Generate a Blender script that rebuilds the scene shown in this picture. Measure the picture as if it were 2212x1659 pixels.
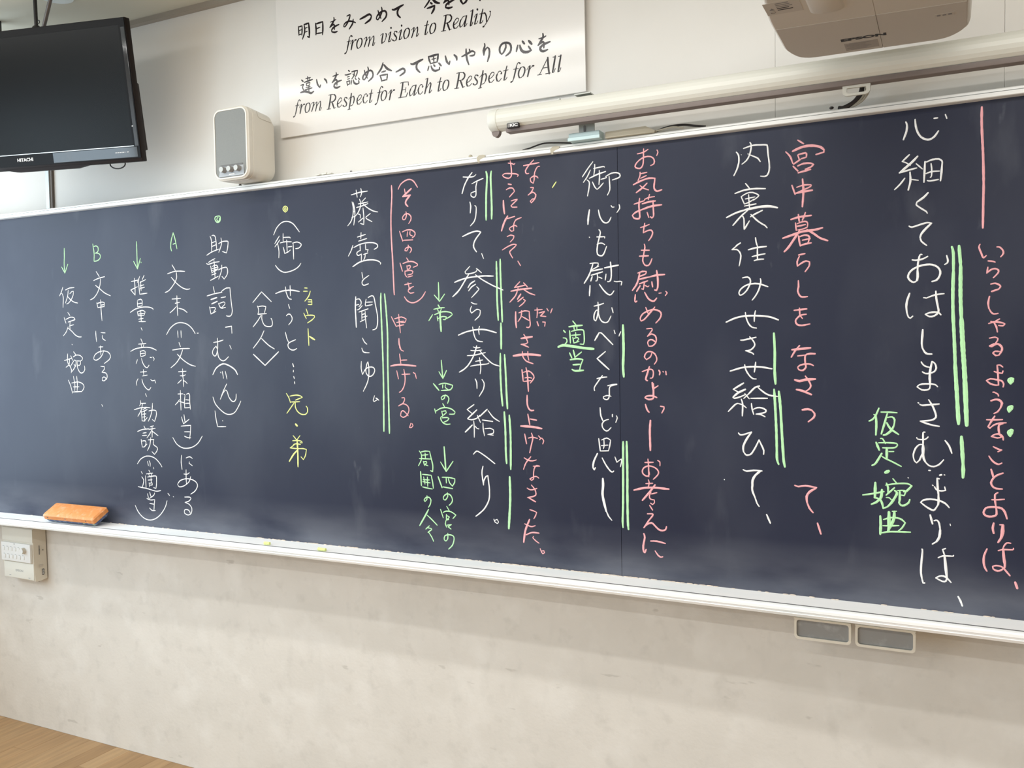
import bpy, bmesh, math, random
from mathutils import Vector, Matrix
random.seed(7)
S = bpy.context.scene
COL = S.collection
for o in list(bpy.data.objects): bpy.data.objects.remove(o)
EXPOSURE = -.3
LROWS = ((1.25, 9.5), (.83, 7.5), (-1.05, 15), (-2.9, 21))
WIN = ((1.37, 1.35, 32), (-.5, 1.7, 39), (-2.55, 1.6, 36), (-4.4, 1.4, 30))

# ------------------------------------------------------------------ camera
F_PX = 1900.0
YAW, PITCH, ROLL = math.radians(26.434), math.radians(-2.431), math.radians(-0.936)
EYE = Vector((0.0, 0.0, 1.544))
fw = Vector((-math.sin(YAW) * math.cos(PITCH), math.cos(YAW) * math.cos(PITCH), math.sin(PITCH)))
r0 = Vector((math.cos(YAW), math.sin(YAW), 0)); u0 = r0.cross(fw)
rt = r0 * math.cos(ROLL) + u0 * math.sin(ROLL)
up = -r0 * math.sin(ROLL) + u0 * math.cos(ROLL)
cam = bpy.data.cameras.new('camera'); camo = bpy.data.objects.new('camera', cam); COL.objects.link(camo)
camo.matrix_world = Matrix(((rt.x, up.x, -fw.x, EYE.x), (rt.y, up.y, -fw.y, EYE.y), (rt.z, up.z, -fw.z, EYE.z), (0, 0, 0, 1)))
cam.sensor_width = 36; cam.lens = F_PX / 2212 * 36; cam.clip_start = .02
S.camera = camo

# ------------------------------------------------------------------ light
S.view_settings.view_transform = 'Standard'; S.view_settings.look = 'None'
S.view_settings.exposure = EXPOSURE; S.view_settings.gamma = 1; S.view_settings.use_curve_mapping = False
W = bpy.data.worlds.new('sky'); S.world = W; W.use_nodes = True
W.node_tree.nodes['Background'].inputs[0].default_value = (.85, .93, 1, 1)
W.node_tree.nodes['Background'].inputs[1].default_value = 1.0
def area(name, loc, sx, sy, power, col, rot):
    l = bpy.data.lights.new(name, 'AREA'); l.shape = 'RECTANGLE'; l.size = sx; l.size_y = sy
    l.energy = power; l.color = col
    o = bpy.data.objects.new(name, l); o.location = loc; o.rotation_euler = rot; COL.objects.link(o); return o
WARM = (1, .99, .955); DAY = (.70, .87, 1.0)
for y, p in LROWS:                                  # rows of ceiling fluorescents, tubes parallel to the board
    for x in (-3.15, -1.87, -.59, .69):
        area('fluorescent_lamp', (x, y, 2.744), 1.24, .07, p, WARM, (0, 0, 0))
for y, w, p in WIN:                                  # daylight through the windows on the left
    area('window_daylight', (-3.86, y, 1.65), 1.5, w, p, DAY, (0, -math.pi / 2, 0))

# ------------------------------------------------------------------ helpers
def mat(name, col, rough=.5, metal=0., spec=.5, noise=None, bump=None, coat=0.):
    m = bpy.data.materials.new(name); m.use_nodes = True
    nt = m.node_tree; b = nt.nodes['Principled BSDF']
    b.inputs['Base Color'].default_value = (*col, 1); b.inputs['Roughness'].default_value = rough
    b.inputs['Metallic'].default_value = metal; b.inputs['Specular IOR Level'].default_value = spec
    b.inputs['Coat Weight'].default_value = coat
    if noise or bump:
        tc = nt.nodes.new('ShaderNodeTexCoord')
    if noise:                                        # (scale, other colour, low, high[, stretch])
        mp = nt.nodes.new('ShaderNodeMapping'); nt.links.new(tc.outputs['Object'], mp.inputs[0])
        if len(noise) > 4: mp.inputs['Scale'].default_value = noise[4]
        n = nt.nodes.new('ShaderNodeTexNoise'); n.inputs['Scale'].default_value = noise[0]; n.inputs['Detail'].default_value = 6
        nt.links.new(mp.outputs[0], n.inputs[0])
        r = nt.nodes.new('ShaderNodeMapRange'); r.inputs[1].default_value = noise[2]; r.inputs[2].default_value = noise[3]
        nt.links.new(n.outputs[0], r.inputs[0])
        mx = nt.nodes.new('ShaderNodeMix'); mx.data_type = 'RGBA'
        mx.inputs[6].default_value = (*col, 1); mx.inputs[7].default_value = (*noise[1], 1)
        nt.links.new(r.outputs[0], mx.inputs[0]); nt.links.new(mx.outputs[2], b.inputs['Base Color'])
    if bump:                                         # (scale, strength, distance)
        n2 = nt.nodes.new('ShaderNodeTexNoise'); n2.inputs['Scale'].default_value = bump[0]; n2.inputs['Detail'].default_value = 4
        nt.links.new(tc.outputs['Object'], n2.inputs[0])
        bp = nt.nodes.new('ShaderNodeBump'); bp.inputs['Strength'].default_value = bump[1]; bp.inputs['Distance'].default_value = bump[2]
        nt.links.new(n2.outputs[0], bp.inputs['Height']); nt.links.new(bp.outputs[0], b.inputs['Normal'])
    return m

def layer(m, scale, col, lo, hi, amount=1., stretch=(1, 1, 1), seed=0., zmask=None, detail=5):
    """lay one more noise-shaped stain over a material's colour; zmask=(z0,z1) keeps it between two heights"""
    nt = m.node_tree; b = nt.nodes['Principled BSDF']; inp = b.inputs['Base Color']
    tc = nt.nodes.new('ShaderNodeTexCoord'); mp = nt.nodes.new('ShaderNodeMapping')
    mp.inputs['Scale'].default_value = stretch; mp.inputs['Location'].default_value = (seed, seed * .7, seed * 1.3)
    nt.links.new(tc.outputs['Object'], mp.inputs[0])
    n = nt.nodes.new('ShaderNodeTexNoise'); n.inputs['Scale'].default_value = scale; n.inputs['Detail'].default_value = detail
    nt.links.new(mp.outputs[0], n.inputs[0])
    r = nt.nodes.new('ShaderNodeMapRange'); r.inputs[1].default_value = lo; r.inputs[2].default_value = hi; r.inputs[4].default_value = amount
    nt.links.new(n.outputs[0], r.inputs[0]); fac = r.outputs[0]
    if zmask:
        sp = nt.nodes.new('ShaderNodeSeparateXYZ'); nt.links.new(tc.outputs['Object'], sp.inputs[0])
        r2 = nt.nodes.new('ShaderNodeMapRange'); r2.inputs[1].default_value = zmask[0]; r2.inputs[2].default_value = zmask[1]
        r2.inputs[3].default_value = 1; r2.inputs[4].default_value = 0
        nt.links.new(sp.outputs[2], r2.inputs[0])
        mu = nt.nodes.new('ShaderNodeMath'); mu.operation = 'MULTIPLY'
        nt.links.new(fac, mu.inputs[0]); nt.links.new(r2.outputs[0], mu.inputs[1]); fac = mu.outputs[0]
    mx = nt.nodes.new('ShaderNodeMix'); mx.data_type = 'RGBA'; mx.inputs[7].default_value = (*col, 1)
    if inp.is_linked: nt.links.new(inp.links[0].from_socket, mx.inputs[6])
    else: mx.inputs[6].default_value = inp.default_value
    nt.links.new(fac, mx.inputs[0]); nt.links.new(mx.outputs[2], inp)

class B:
    """collects shapes into one mesh"""
    def __init__(s): s.bm = bmesh.new()
    def box(s, x0, x1, y0, y1, z0, z1, bev=0, seg=2, M=None):
        r = bmesh.ops.create_cube(s.bm, size=1)
        vs = r['verts']
        for v in vs: v.co = Vector(((x0 + x1) / 2 + v.co.x * (x1 - x0), (y0 + y1) / 2 + v.co.y * (y1 - y0), (z0 + z1) / 2 + v.co.z * (z1 - z0)))
        if bev:
            es = list({e for v in vs for e in v.link_edges})
            r2 = bmesh.ops.bevel(s.bm, geom=es, offset=bev, segments=seg, affect='EDGES', profile=.6)
            vs = list({v for f in r2['faces'] for v in f.verts} | {v for v in vs if v.is_valid})
        if M: bmesh.ops.transform(s.bm, matrix=M, verts=vs)
        return s
    def prism(s, poly, f0, f1):
        """poly: list of 2D points; f0/f1 map a 2D point to the two end positions"""
        a = [s.bm.verts.new(f0(*p)) for p in poly]; b = [s.bm.verts.new(f1(*p)) for p in poly]
        s.bm.faces.new(a[::-1]); s.bm.faces.new(b); n = len(poly)
        for i in range(n): s.bm.faces.new((a[i], a[(i + 1) % n], b[(i + 1) % n], b[i]))
        return s
    def loft(s, rings, cap=True):
        R = [[s.bm.verts.new(p) for p in r] for r in rings]; n = len(R[0])
        for a, b in zip(R, R[1:]):
            for i in range(n): s.bm.faces.new((a[i], a[(i + 1) % n], b[(i + 1) % n], b[i]))
        if cap: s.bm.faces.new(R[0][::-1]); s.bm.faces.new(R[-1])
        return s
    def tube(s, pts, r, n=10):
        pts = [Vector(p) for p in pts]; rings = []
        prev = None
        for i, p in enumerate(pts):
            t = (pts[min(i + 1, len(pts) - 1)] - pts[max(i - 1, 0)]).normalized()
            a = t.cross(Vector((0, 0, 1)) if abs(t.z) < .9 else Vector((1, 0, 0))).normalized()
            if prev and a.dot(prev) < 0: a = -a
            prev = a; b = t.cross(a)
            rr = r[i] if isinstance(r, (list, tuple)) else r
            rings.append([p + a * math.cos(2 * math.pi * k / n) * rr + b * math.sin(2 * math.pi * k / n) * rr for k in range(n)])
        return s.loft(rings)
    def cyl(s, p, q, r, n=20, r2=None):
        return s.tube([p, q], [r, r if r2 is None else r2], n)
    def ball(s, p, r, sc=(1, 1, 1)):
        q = bmesh.ops.create_icosphere(s.bm, subdivisions=2, radius=r)
        for v in q['verts']: v.co = Vector((p[0] + v.co.x * sc[0], p[1] + v.co.y * sc[1], p[2] + v.co.z * sc[2]))
        return s
    def obj(s, name, m, parent=None, smooth=False, M=None):
        bmesh.ops.recalc_face_normals(s.bm, faces=s.bm.faces)
        me = bpy.data.meshes.new(name)
        if M: bmesh.ops.transform(s.bm, matrix=M, verts=s.bm.verts)
        s.bm.to_mesh(me); s.bm.free()
        if smooth:
            for f in me.polygons: f.use_smooth = True
            try: me.set_sharp_from_angle(angle=math.radians(38))
            except Exception: pass
        me.materials.append(m)
        o = bpy.data.objects.new(name, me); COL.objects.link(o)
        if parent is not None:
            o.parent = parent; o.matrix_parent_inverse = parent.matrix_world.inverted()
        return o
def thing(name, loc, label, cat, group=None):
    o = bpy.data.objects.new(name, None); COL.objects.link(o); o.location = loc; o.empty_display_size = .05
    o['label'] = label; o['category'] = cat
    if group: o['group'] = group
    o.matrix_world = Matrix.Translation(loc)
    return o
def tag(o, label, cat, group=None):
    o['label'] = label; o['category'] = cat
    if group: o['group'] = group
    return o
def struct(o): o['kind'] = 'structure'; return o
def rrect(w, h, r, n=5):
    """rounded rectangle outline centred on 0"""
    P = []
    for cx, cy, a0 in ((w / 2 - r, h / 2 - r, 0), (-w / 2 + r, h / 2 - r, 90), (-w / 2 + r, -h / 2 + r, 180), (w / 2 - r, -h / 2 + r, 270)):
        for k in range(n + 1):
            a = math.radians(a0 + 90 * k / n); P.append((cx + r * math.cos(a), cy + r * math.sin(a)))
    return P
def text(name, s, M, size, m, parent, sx=1., bold=0., align='CENTER', shear=0.):
    c = bpy.data.curves.new(name, 'FONT'); c.body = s; c.size = size; c.align_x = align; c.align_y = 'CENTER'
    c.offset = bold; c.shear = shear; c.extrude = .0001
    t = bpy.data.objects.new(name, c); COL.objects.link(t)
    bpy.context.view_layer.update()
    me = bpy.data.meshes.new_from_object(t.evaluated_get(bpy.context.evaluated_depsgraph_get()))
    bpy.data.objects.remove(t)
    me.transform(M @ Matrix.Diagonal((sx, 1, 1, 1))); me.materials.clear(); me.materials.append(m); me.name = name
    o = bpy.data.objects.new(name, me); COL.objects.link(o)
    if parent is not None: o.parent = parent; o.matrix_parent_inverse = parent.matrix_world.inverted()
    return o
def face_y(x, y, z):     # a frame on a surface that faces the room (-y): local x right, y up
    return Matrix(((1, 0, 0, x), (0, 0, -1, y), (0, 1, 0, z), (0, 0, 0, 1)))
# handwriting on the board: id|colour|kind|strokes, each stroke width:x,z points in half millimetres along the board / above the floor
CHALK = """
kateiA|g|arrow|mark=1:-5981,3884 -5983,3823 -5988,3758 -5983,3698;1:-6016,3745 -5983,3698 -5948,3764
kateiL|w|writing|仮=1:-6012,3593 -6029,3559 -6051,3529;1:-6026,3548 -6011,3521 -6017,3441;1:-5984,3571 -5936,3584 -5890,3585;1:-5954,3568 -5964,3523 -5989,3473;1:-5938,3541 -5916,3556 -5899,3558 -5903,3529 -5929,3493 -5959,3470 -5976,3466;1:-5963,3521 -5929,3493 -5894,3476 -5857,3468|定=1:-5968,3401 -5946,3377;1:-6010,3363 -5992,3320;1:-5993,3349 -5936,3365 -5901,3358 -5892,3345 -5919,3336;1:-5967,3329 -5919,3338;1:-5967,3328 -5895,3345;1:-5946,3332 -5951,3299 -5949,3272;1:-5942,3301 -5909,3307;1:-5970,3293 -5992,3255 -6025,3226;1:-5970,3283 -5930,3257 -5896,3230 -5861,3215 -5831,3214|dot=1:-5936,3160 -5931,3156|婉=1:-5987,3088 -5992,3036 -5984,3011;1:-6025,3038 -5940,3055;1:-5968,3044 -5976,3007 -6009,2987;1:-5990,3024 -5967,2995 -5952,2970 -5955,2945;1:-5953,3073 -5935,3038;1:-5921,3103 -5898,3080;1:-5928,3064 -5892,3078 -5851,3074 -5826,3055 -5833,3041 -5850,3033;1:-5915,3042 -5959,2995;1:-5915,3042 -5898,3031 -5905,2998 -5940,2959 -5952,2955;1:-5922,3011 -5906,2990;1:-5891,3035 -5850,3033 -5852,3010 -5870,2998 -5878,3004;1:-5886,3031 -5885,2986 -5858,2945 -5826,2947 -5807,2969 -5810,2996|曲=1:-5990,2889 -5967,2846 -5950,2790;1:-5933,2918 -5921,2858 -5924,2809;1:-5898,2918 -5893,2863 -5898,2809;1:-5954,2867 -5885,2875 -5839,2863 -5822,2844 -5829,2822 -5851,2801;1:-5937,2838 -5875,2839;1:-5945,2799 -5851,2803
bunchuB|g|writing|B=1:-5675,3897 -5664,3829 -5668,3771;1:-5662,3878 -5642,3881 -5622,3870 -5621,3846 -5633,3833 -5653,3828;1:-5653,3828 -5622,3826 -5600,3809 -5607,3785 -5636,3771 -5667,3769
bunchu|w|writing|文=1:-5649,3692 -5619,3654;1:-5679,3628 -5626,3642 -5563,3651;1:-5609,3638 -5614,3594 -5642,3539 -5684,3500 -5722,3487;1:-5662,3592 -5618,3564 -5569,3532 -5511,3509|中=1:-5655,3463 -5645,3425;1:-5655,3457 -5600,3466 -5575,3460 -5580,3430;1:-5645,3427 -5577,3433;1:-5614,3484 -5612,3405 -5607,3329;1:-5613,3444 -5582,3447|に=1:-5677,3254 -5676,3215 -5671,3175;1:-5622,3242 -5578,3238;1:-5607,3222 -5611,3206 -5600,3192 -5579,3182|あ=1:-5650,3135 -5606,3136;1:-5634,3144 -5632,3098 -5632,3077;1:-5599,3111 -5614,3081 -5644,3053 -5685,3037 -5708,3046 -5701,3070 -5665,3094 -5607,3105 -5557,3097 -5533,3072 -5543,3044 -5598,3013|る=1:-5637,2992 -5599,2989 -5600,2972 -5627,2948 -5587,2942 -5574,2924 -5578,2904 -5607,2884 -5627,2888 -5623,2908 -5600,2912 -5581,2894|tick=1:-5642,2707 -5631,2693
suiryoA|g|arrow|mark=1:-5228,3886 -5229,3791 -5228,3690;1:-5264,3746 -5228,3690 -5196,3764;1:-5192,3738 -5189,3732
suiryo|w|writing|推=1:-5262,3625 -5259,3570 -5260,3504 -5302,3542 -5235,3563;1:-5293,3603 -5217,3611;1:-5208,3636 -5234,3593;1:-5223,3606 -5219,3557 -5214,3508 -5141,3513;1:-5164,3642 -5185,3610;1:-5207,3593 -5150,3610;1:-5201,3599 -5199,3533;1:-5208,3568 -5170,3574;1:-5209,3550 -5163,3556|量=1:-5240,3462 -5240,3419;1:-5237,3466 -5207,3472 -5192,3458 -5196,3423;1:-5233,3440 -5198,3444;1:-5237,3419 -5193,3425;1:-5315,3381 -5259,3404 -5183,3415 -5119,3411 -5090,3400 -5088,3392;1:-5244,3384 -5237,3354;1:-5244,3382 -5195,3392 -5166,3381 -5178,3356;1:-5234,3366 -5180,3370;1:-5237,3354 -5178,3356;1:-5209,3389 -5208,3312;1:-5233,3329 -5187,3335;1:-5231,3313 -5166,3311|dot=1:-5212,3267 -5202,3249|意=1:-5218,3188 -5203,3159;1:-5243,3150 -5168,3154;1:-5217,3148 -5214,3130;1:-5190,3146 -5199,3130;1:-5324,3099 -5273,3117 -5197,3126 -5127,3123 -5069,3104;1:-5230,3101 -5224,3059;1:-5228,3097 -5198,3103 -5179,3096 -5180,3069 -5221,3059;1:-5223,3081 -5182,3084;1:-5259,3040 -5273,3009;1:-5219,3047 -5207,3014 -5184,2986 -5163,2980 -5146,2998;1:-5133,3053 -5117,3052;1:-5106,3056 -5093,3044 -5099,3029|志=1:-5204,2967 -5201,2924;1:-5235,2948 -5172,2951;1:-5214,2920 -5166,2926;1:-5259,2900 -5276,2876 -5274,2851;1:-5222,2898 -5209,2861 -5178,2828 -5154,2820 -5135,2838;1:-5135,2894 -5116,2885 -5095,2890 -5085,2869|dot=1:-5191,2792 -5180,2771|勧=1:-5244,2742 -5242,2720 -5254,2704;1:-5242,2720 -5190,2723;1:-5223,2720 -5239,2673 -5274,2627;1:-5309,2674 -5244,2689 -5184,2693 -5149,2690;1:-5239,2673 -5235,2629 -5234,2594 -5205,2593;1:-5222,2677 -5184,2691;1:-5206,2669 -5210,2594;1:-5230,2659 -5179,2677;1:-5227,2643 -5191,2646;1:-5228,2622 -5195,2626;1:-5213,2592 -5182,2619;1:-5163,2668 -5115,2675 -5091,2669 -5089,2644 -5099,2616 -5110,2593 -5131,2606;1:-5124,2724 -5131,2675 -5149,2627 -5172,2593|誘=1:-5217,2557 -5202,2535;1:-5283,2516 -5235,2531 -5169,2538;1:-5230,2505 -5195,2510;1:-5237,2487 -5193,2490;1:-5249,2459 -5245,2427 -5240,2404;1:-5244,2447 -5211,2450 -5201,2437 -5216,2408 -5240,2404;1:-5222,2404 -5193,2427;1:-5155,2554 -5120,2561;1:-5170,2534 -5105,2543;1:-5136,2553 -5139,2478;1:-5143,2527 -5166,2497 -5191,2472;1:-5138,2523 -5080,2491;1:-5179,2457 -5122,2463 -5129,2427 -5092,2405 -5096,2381 -5121,2355 -5145,2373;1:-5153,2476 -5164,2422 -5190,2380|paren=1:-5296,2279 -5261,2315 -5211,2337 -5162,2339 -5115,2325 -5073,2292 -5053,2267|eq=1:-5194,2302 -5186,2271;1:-5177,2307 -5168,2288 -5169,2266|tick=1:-5134,2261 -5133,2250|適=1:-5260,2224 -5249,2208;1:-5256,2186 -5238,2163 -5245,2131 -5254,2112;1:-5295,2112 -5266,2108 -5211,2103 -5158,2094 -5115,2088 -5072,2095;1:-5183,2237 -5173,2222;1:-5209,2209 -5145,2218;1:-5185,2207 -5180,2196;1:-5158,2211 -5164,2196;1:-5199,2187 -5120,2199 -5110,2185 -5113,2134 -5119,2108 -5141,2113;1:-5218,2196 -5216,2108;1:-5192,2165 -5154,2169;1:-5164,2187 -5163,2147;1:-5185,2146 -5181,2118;1:-5180,2142 -5155,2147 -5153,2132 -5175,2129|当=1:-5205,2065 -5196,2032;1:-5183,2079 -5171,2044;1:-5134,2075 -5143,2057 -5188,2031;1:-5212,2029 -5177,2021 -5135,2026 -5141,1990 -5146,1946;1:-5186,1995 -5143,1992;1:-5188,1961 -5164,1945 -5132,1947|paren=1:-5333,1972 -5302,1924 -5254,1887 -5195,1873 -5135,1887 -5080,1923 -5034,1977 -5014,2025|tick=1:-5003,2079 -4988,2064
bunmatsu|w|writing|相=1:-4851,2819 -4851,2748 -4851,2679;1:-4875,2792 -4828,2794;1:-4861,2754 -4877,2736 -4904,2715;1:-4862,2740 -4818,2730;1:-4818,2791 -4808,2787 -4815,2741 -4815,2695 -4763,2698;1:-4795,2791 -4774,2797 -4765,2784 -4766,2742 -4761,2686;1:-4802,2753 -4766,2750;1:-4808,2726 -4767,2729|当=1:-4849,2631 -4832,2583;1:-4824,2647 -4816,2593;1:-4777,2615 -4830,2583;1:-4855,2565 -4804,2570 -4763,2573 -4768,2527 -4778,2477;1:-4824,2526 -4773,2527;1:-4826,2495 -4798,2486 -4767,2485|paren=1:-4938,2482 -4903,2438 -4853,2413 -4801,2410 -4744,2424 -4697,2453 -4659,2500|に=1:-4860,2359 -4865,2308 -4859,2258;1:-4817,2341 -4783,2351 -4758,2340;1:-4787,2315 -4790,2304 -4760,2288|あ=1:-4843,2226 -4814,2225 -4790,2238;1:-4821,2257 -4823,2199 -4822,2159;1:-4779,2211 -4796,2174 -4844,2142 -4891,2132 -4906,2149 -4884,2175 -4826,2193 -4769,2190 -4729,2173 -4718,2147 -4742,2111 -4784,2086|る=1:-4842,2062 -4795,2064 -4783,2055 -4802,2036 -4841,2024 -4803,2013 -4778,1985 -4785,1950 -4816,1935 -4849,1946 -4849,1967 -4830,1974 -4805,1968 -4795,1951|tick=1:-4952,2058 -4949,2057|文=1:-4892,3701 -4862,3661;1:-4936,3641 -4878,3653 -4827,3654 -4773,3649;1:-4853,3646 -4853,3606 -4874,3572 -4925,3525 -4965,3510;1:-4903,3614 -4856,3572 -4806,3539 -4761,3524 -4730,3526|末=1:-4902,3462 -4820,3463;1:-4873,3431 -4831,3437;1:-4855,3483 -4855,3417 -4852,3344;1:-4863,3408 -4895,3384 -4925,3366;1:-4841,3395 -4797,3384 -4763,3363|paren=1:-4966,3213 -4927,3258 -4874,3288 -4822,3294 -4766,3281 -4722,3250 -4695,3215|eq=1:-4858,3238 -4856,3190;1:-4827,3237 -4826,3189;1:-4677,3217 -4665,3217|文=1:-4849,3155 -4837,3126;1:-4913,3103 -4835,3111 -4750,3112;1:-4817,3103 -4843,3054 -4881,3012 -4934,2978;1:-4868,3073 -4818,3034 -4763,3004 -4727,2992 -4700,2988|末=1:-4863,2949 -4790,2953;1:-4848,2921 -4812,2922 -4799,2929;1:-4823,2970 -4823,2916 -4817,2881;1:-4837,2892 -4874,2867;1:-4814,2887 -4796,2877 -4784,2866;1:-4821,2894 -4819,2845
jodoshi|w|writing|ん=1:-4421,2865 -4453,2816 -4482,2760 -4458,2801 -4433,2824 -4419,2813 -4405,2776 -4382,2750 -4361,2745 -4343,2762 -4339,2797|paren=1:-4549,2774 -4530,2729 -4487,2689 -4439,2661 -4396,2657 -4356,2672 -4321,2714 -4300,2749|kagi=1:-4535,2679 -4525,2613 -4514,2570 -4440,2572;1:-4468,2614 -4466,2609|助=1:-4531,3876 -4519,3845 -4520,3771;1:-4515,3878 -4505,3881 -4486,3873 -4478,3835 -4475,3783;1:-4520,3829 -4485,3838;1:-4518,3805 -4481,3815;1:-4565,3749 -4520,3768 -4455,3784;1:-4456,3821 -4419,3833 -4376,3832 -4371,3821 -4378,3781 -4388,3754 -4424,3766;1:-4433,3858 -4430,3817 -4456,3762|動=1:-4492,3722 -4522,3712 -4552,3699;1:-4570,3693 -4553,3686 -4508,3695 -4454,3699;1:-4534,3674 -4523,3625;1:-4519,3671 -4484,3677 -4470,3665 -4473,3647 -4521,3629;1:-4520,3655 -4475,3662;1:-4520,3642 -4480,3649;1:-4502,3711 -4498,3652 -4497,3594;1:-4526,3612 -4486,3621;1:-4538,3576 -4468,3600;1:-4466,3643 -4431,3654 -4392,3657 -4383,3638 -4387,3609 -4415,3579 -4434,3597;1:-4433,3674 -4437,3637 -4464,3581|詞=1:-4516,3532 -4506,3493;1:-4574,3471 -4507,3483 -4438,3490;1.4:-4540,3445 -4486,3456;1.4:-4534,3415 -4484,3430;1:-4555,3395 -4544,3346;1:-4550,3388 -4511,3390 -4499,3382 -4517,3362;1:-4544,3346 -4497,3363;1:-4449,3454 -4407,3458;1:-4473,3416 -4452,3384 -4410,3387;1:-4463,3416 -4426,3424 -4414,3418 -4419,3405 -4444,3388;1:-4445,3493 -4433,3502 -4398,3517 -4366,3517 -4363,3470 -4356,3399 -4351,3362 -4361,3333 -4381,3325 -4405,3329|kagi=1.2:-4416,3252 -4362,3258;1:-4362,3258 -4361,3210|む=1:-4528,3150 -4486,3155 -4441,3165;1:-4492,3179 -4491,3144 -4495,3095 -4509,3062 -4526,3058 -4541,3077 -4532,3103 -4506,3125 -4500,3110;1:-4495,3095 -4487,3050 -4461,3026 -4432,3026 -4397,3051;1:-4384,3129 -4370,3103|paren=1.3:-4544,2929 -4513,2972 -4467,2998 -4433,3002 -4385,2986 -4342,2960 -4322,2929|eq=1:-4457,2951 -4448,2903;1:-4430,2951 -4417,2899;1:-4474,2946 -4469,2940
dotG|g|dot|dot=1:-4454,4008 -4478,4003 -4482,3987 -4472,3971 -4455,3964 -4438,3972 -4433,3990 -4437,4005 -4454,4008;1:-4452,4001 -4462,3992 -4465,3982 -4455,3972 -4443,3976 -4442,3993
bunmatsuA|g|writing|A=1:-4871,3924 -4892,3870 -4899,3825 -4891,3798;1:-4871,3924 -4855,3879 -4840,3810;1:-4875,3844 -4851,3850
keinin|w|writing|angle=1:-4170,3411 -4093,3479 -4012,3411|兄=1:-4131,3386 -4121,3359 -4129,3332;1:-4122,3382 -4089,3385 -4059,3380 -4065,3360 -4072,3341;1:-4129,3331 -4056,3334;1:-4101,3325 -4130,3290 -4174,3248;1:-4094,3325 -4097,3300 -4084,3267 -4062,3250 -4020,3248 -4008,3262 -4010,3287 -4018,3301|人=1:-4081,3220 -4116,3167 -4177,3106;1:-4104,3170 -4075,3146 -4039,3120 -3996,3098|angle=1.2:-4178,3065 -4080,2990 -3963,3079
miseuto|w|writing|paren=1:-3977,3847 -3951,3889 -3909,3921 -3864,3927 -3819,3911 -3785,3877 -3764,3851|御=1:-3930,3836 -3970,3789;1:-3926,3811 -3969,3768;1:-3945,3786 -3936,3739 -3939,3695;1:-3898,3850 -3899,3801;1:-3894,3825 -3843,3822 -3841,3816;1:-3923,3791 -3882,3796 -3830,3792;1:-3870,3807 -3868,3731;1:-3860,3761 -3829,3762;1:-3900,3762 -3893,3740 -3889,3720 -3862,3728 -3841,3740;1:-3822,3783 -3784,3788 -3755,3775 -3753,3763 -3772,3748 -3798,3746;1:-3817,3781 -3816,3679|paren=1:-3969,3647 -3942,3619 -3902,3599 -3857,3600 -3807,3613 -3775,3631 -3759,3649|せ=1.2:-3973,3463 -3915,3477 -3843,3479 -3776,3468;1:-3852,3510 -3851,3444;1:-3890,3503 -3886,3463;1:-3886,3470 -3876,3443 -3863,3425 -3843,3420|う=1:-3870,3388 -3860,3361;1:-3889,3314 -3875,3324 -3857,3322 -3842,3300 -3848,3277 -3872,3255|と=1:-3901,3207 -3890,3166 -3877,3141;1:-3818,3156 -3864,3141 -3882,3127 -3878,3105 -3856,3091 -3834,3089 -3810,3099|dots=1.3:-3848,3000 -3840,2980;1.2:-3843,2957 -3844,2946;1.2:-3842,2916 -3837,2903;1.2:-3837,2881 -3835,2869
shouto|y|writing|シ=1:-3734,3489 -3712,3487;1:-3743,3468 -3711,3467;1:-3688,3467 -3702,3435 -3734,3404|ョ=1:-3710,3412 -3679,3411 -3678,3381;1:-3707,3398 -3680,3397;1:-3708,3381 -3678,3380|ウ=1:-3725,3353 -3711,3317;1:-3746,3327 -3726,3291;1:-3726,3311 -3693,3312 -3663,3309 -3659,3298 -3681,3281 -3717,3263|ト=1:-3714,3226 -3711,3117;1.5:-3704,3175 -3663,3153
kyodai|y|writing|兄=1:-3907,2804 -3887,2777 -3875,2744;1:-3878,2787 -3826,2794 -3790,2789 -3775,2780 -3832,2761;1:-3873,2748 -3798,2751;1:-3843,2744 -3907,2673;1:-3834,2748 -3835,2717 -3820,2689 -3790,2670 -3754,2669 -3736,2687 -3737,2712 -3746,2722|dot=2.2:-3837,2603 -3824,2592|弟=1:-3860,2527 -3831,2499;1:-3803,2529 -3827,2503;1:-3865,2493 -3822,2496 -3791,2491 -3787,2481 -3803,2482;1:-3801,2471 -3837,2474 -3859,2468;1:-3850,2468 -3887,2445 -3833,2442 -3779,2444 -3753,2439 -3763,2398 -3780,2372 -3799,2389;1.5:-3828,2503 -3825,2413 -3826,2323;1.5:-3829,2431 -3862,2401 -3897,2356
dotY|y|dot|dot=1:-3874,4027 -3890,4019 -3892,4003 -3875,3987 -3858,3998 -3857,4016 -3874,4027;1:-3874,4020 -3881,4009 -3875,3996 -3866,4006 -3874,4017
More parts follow.
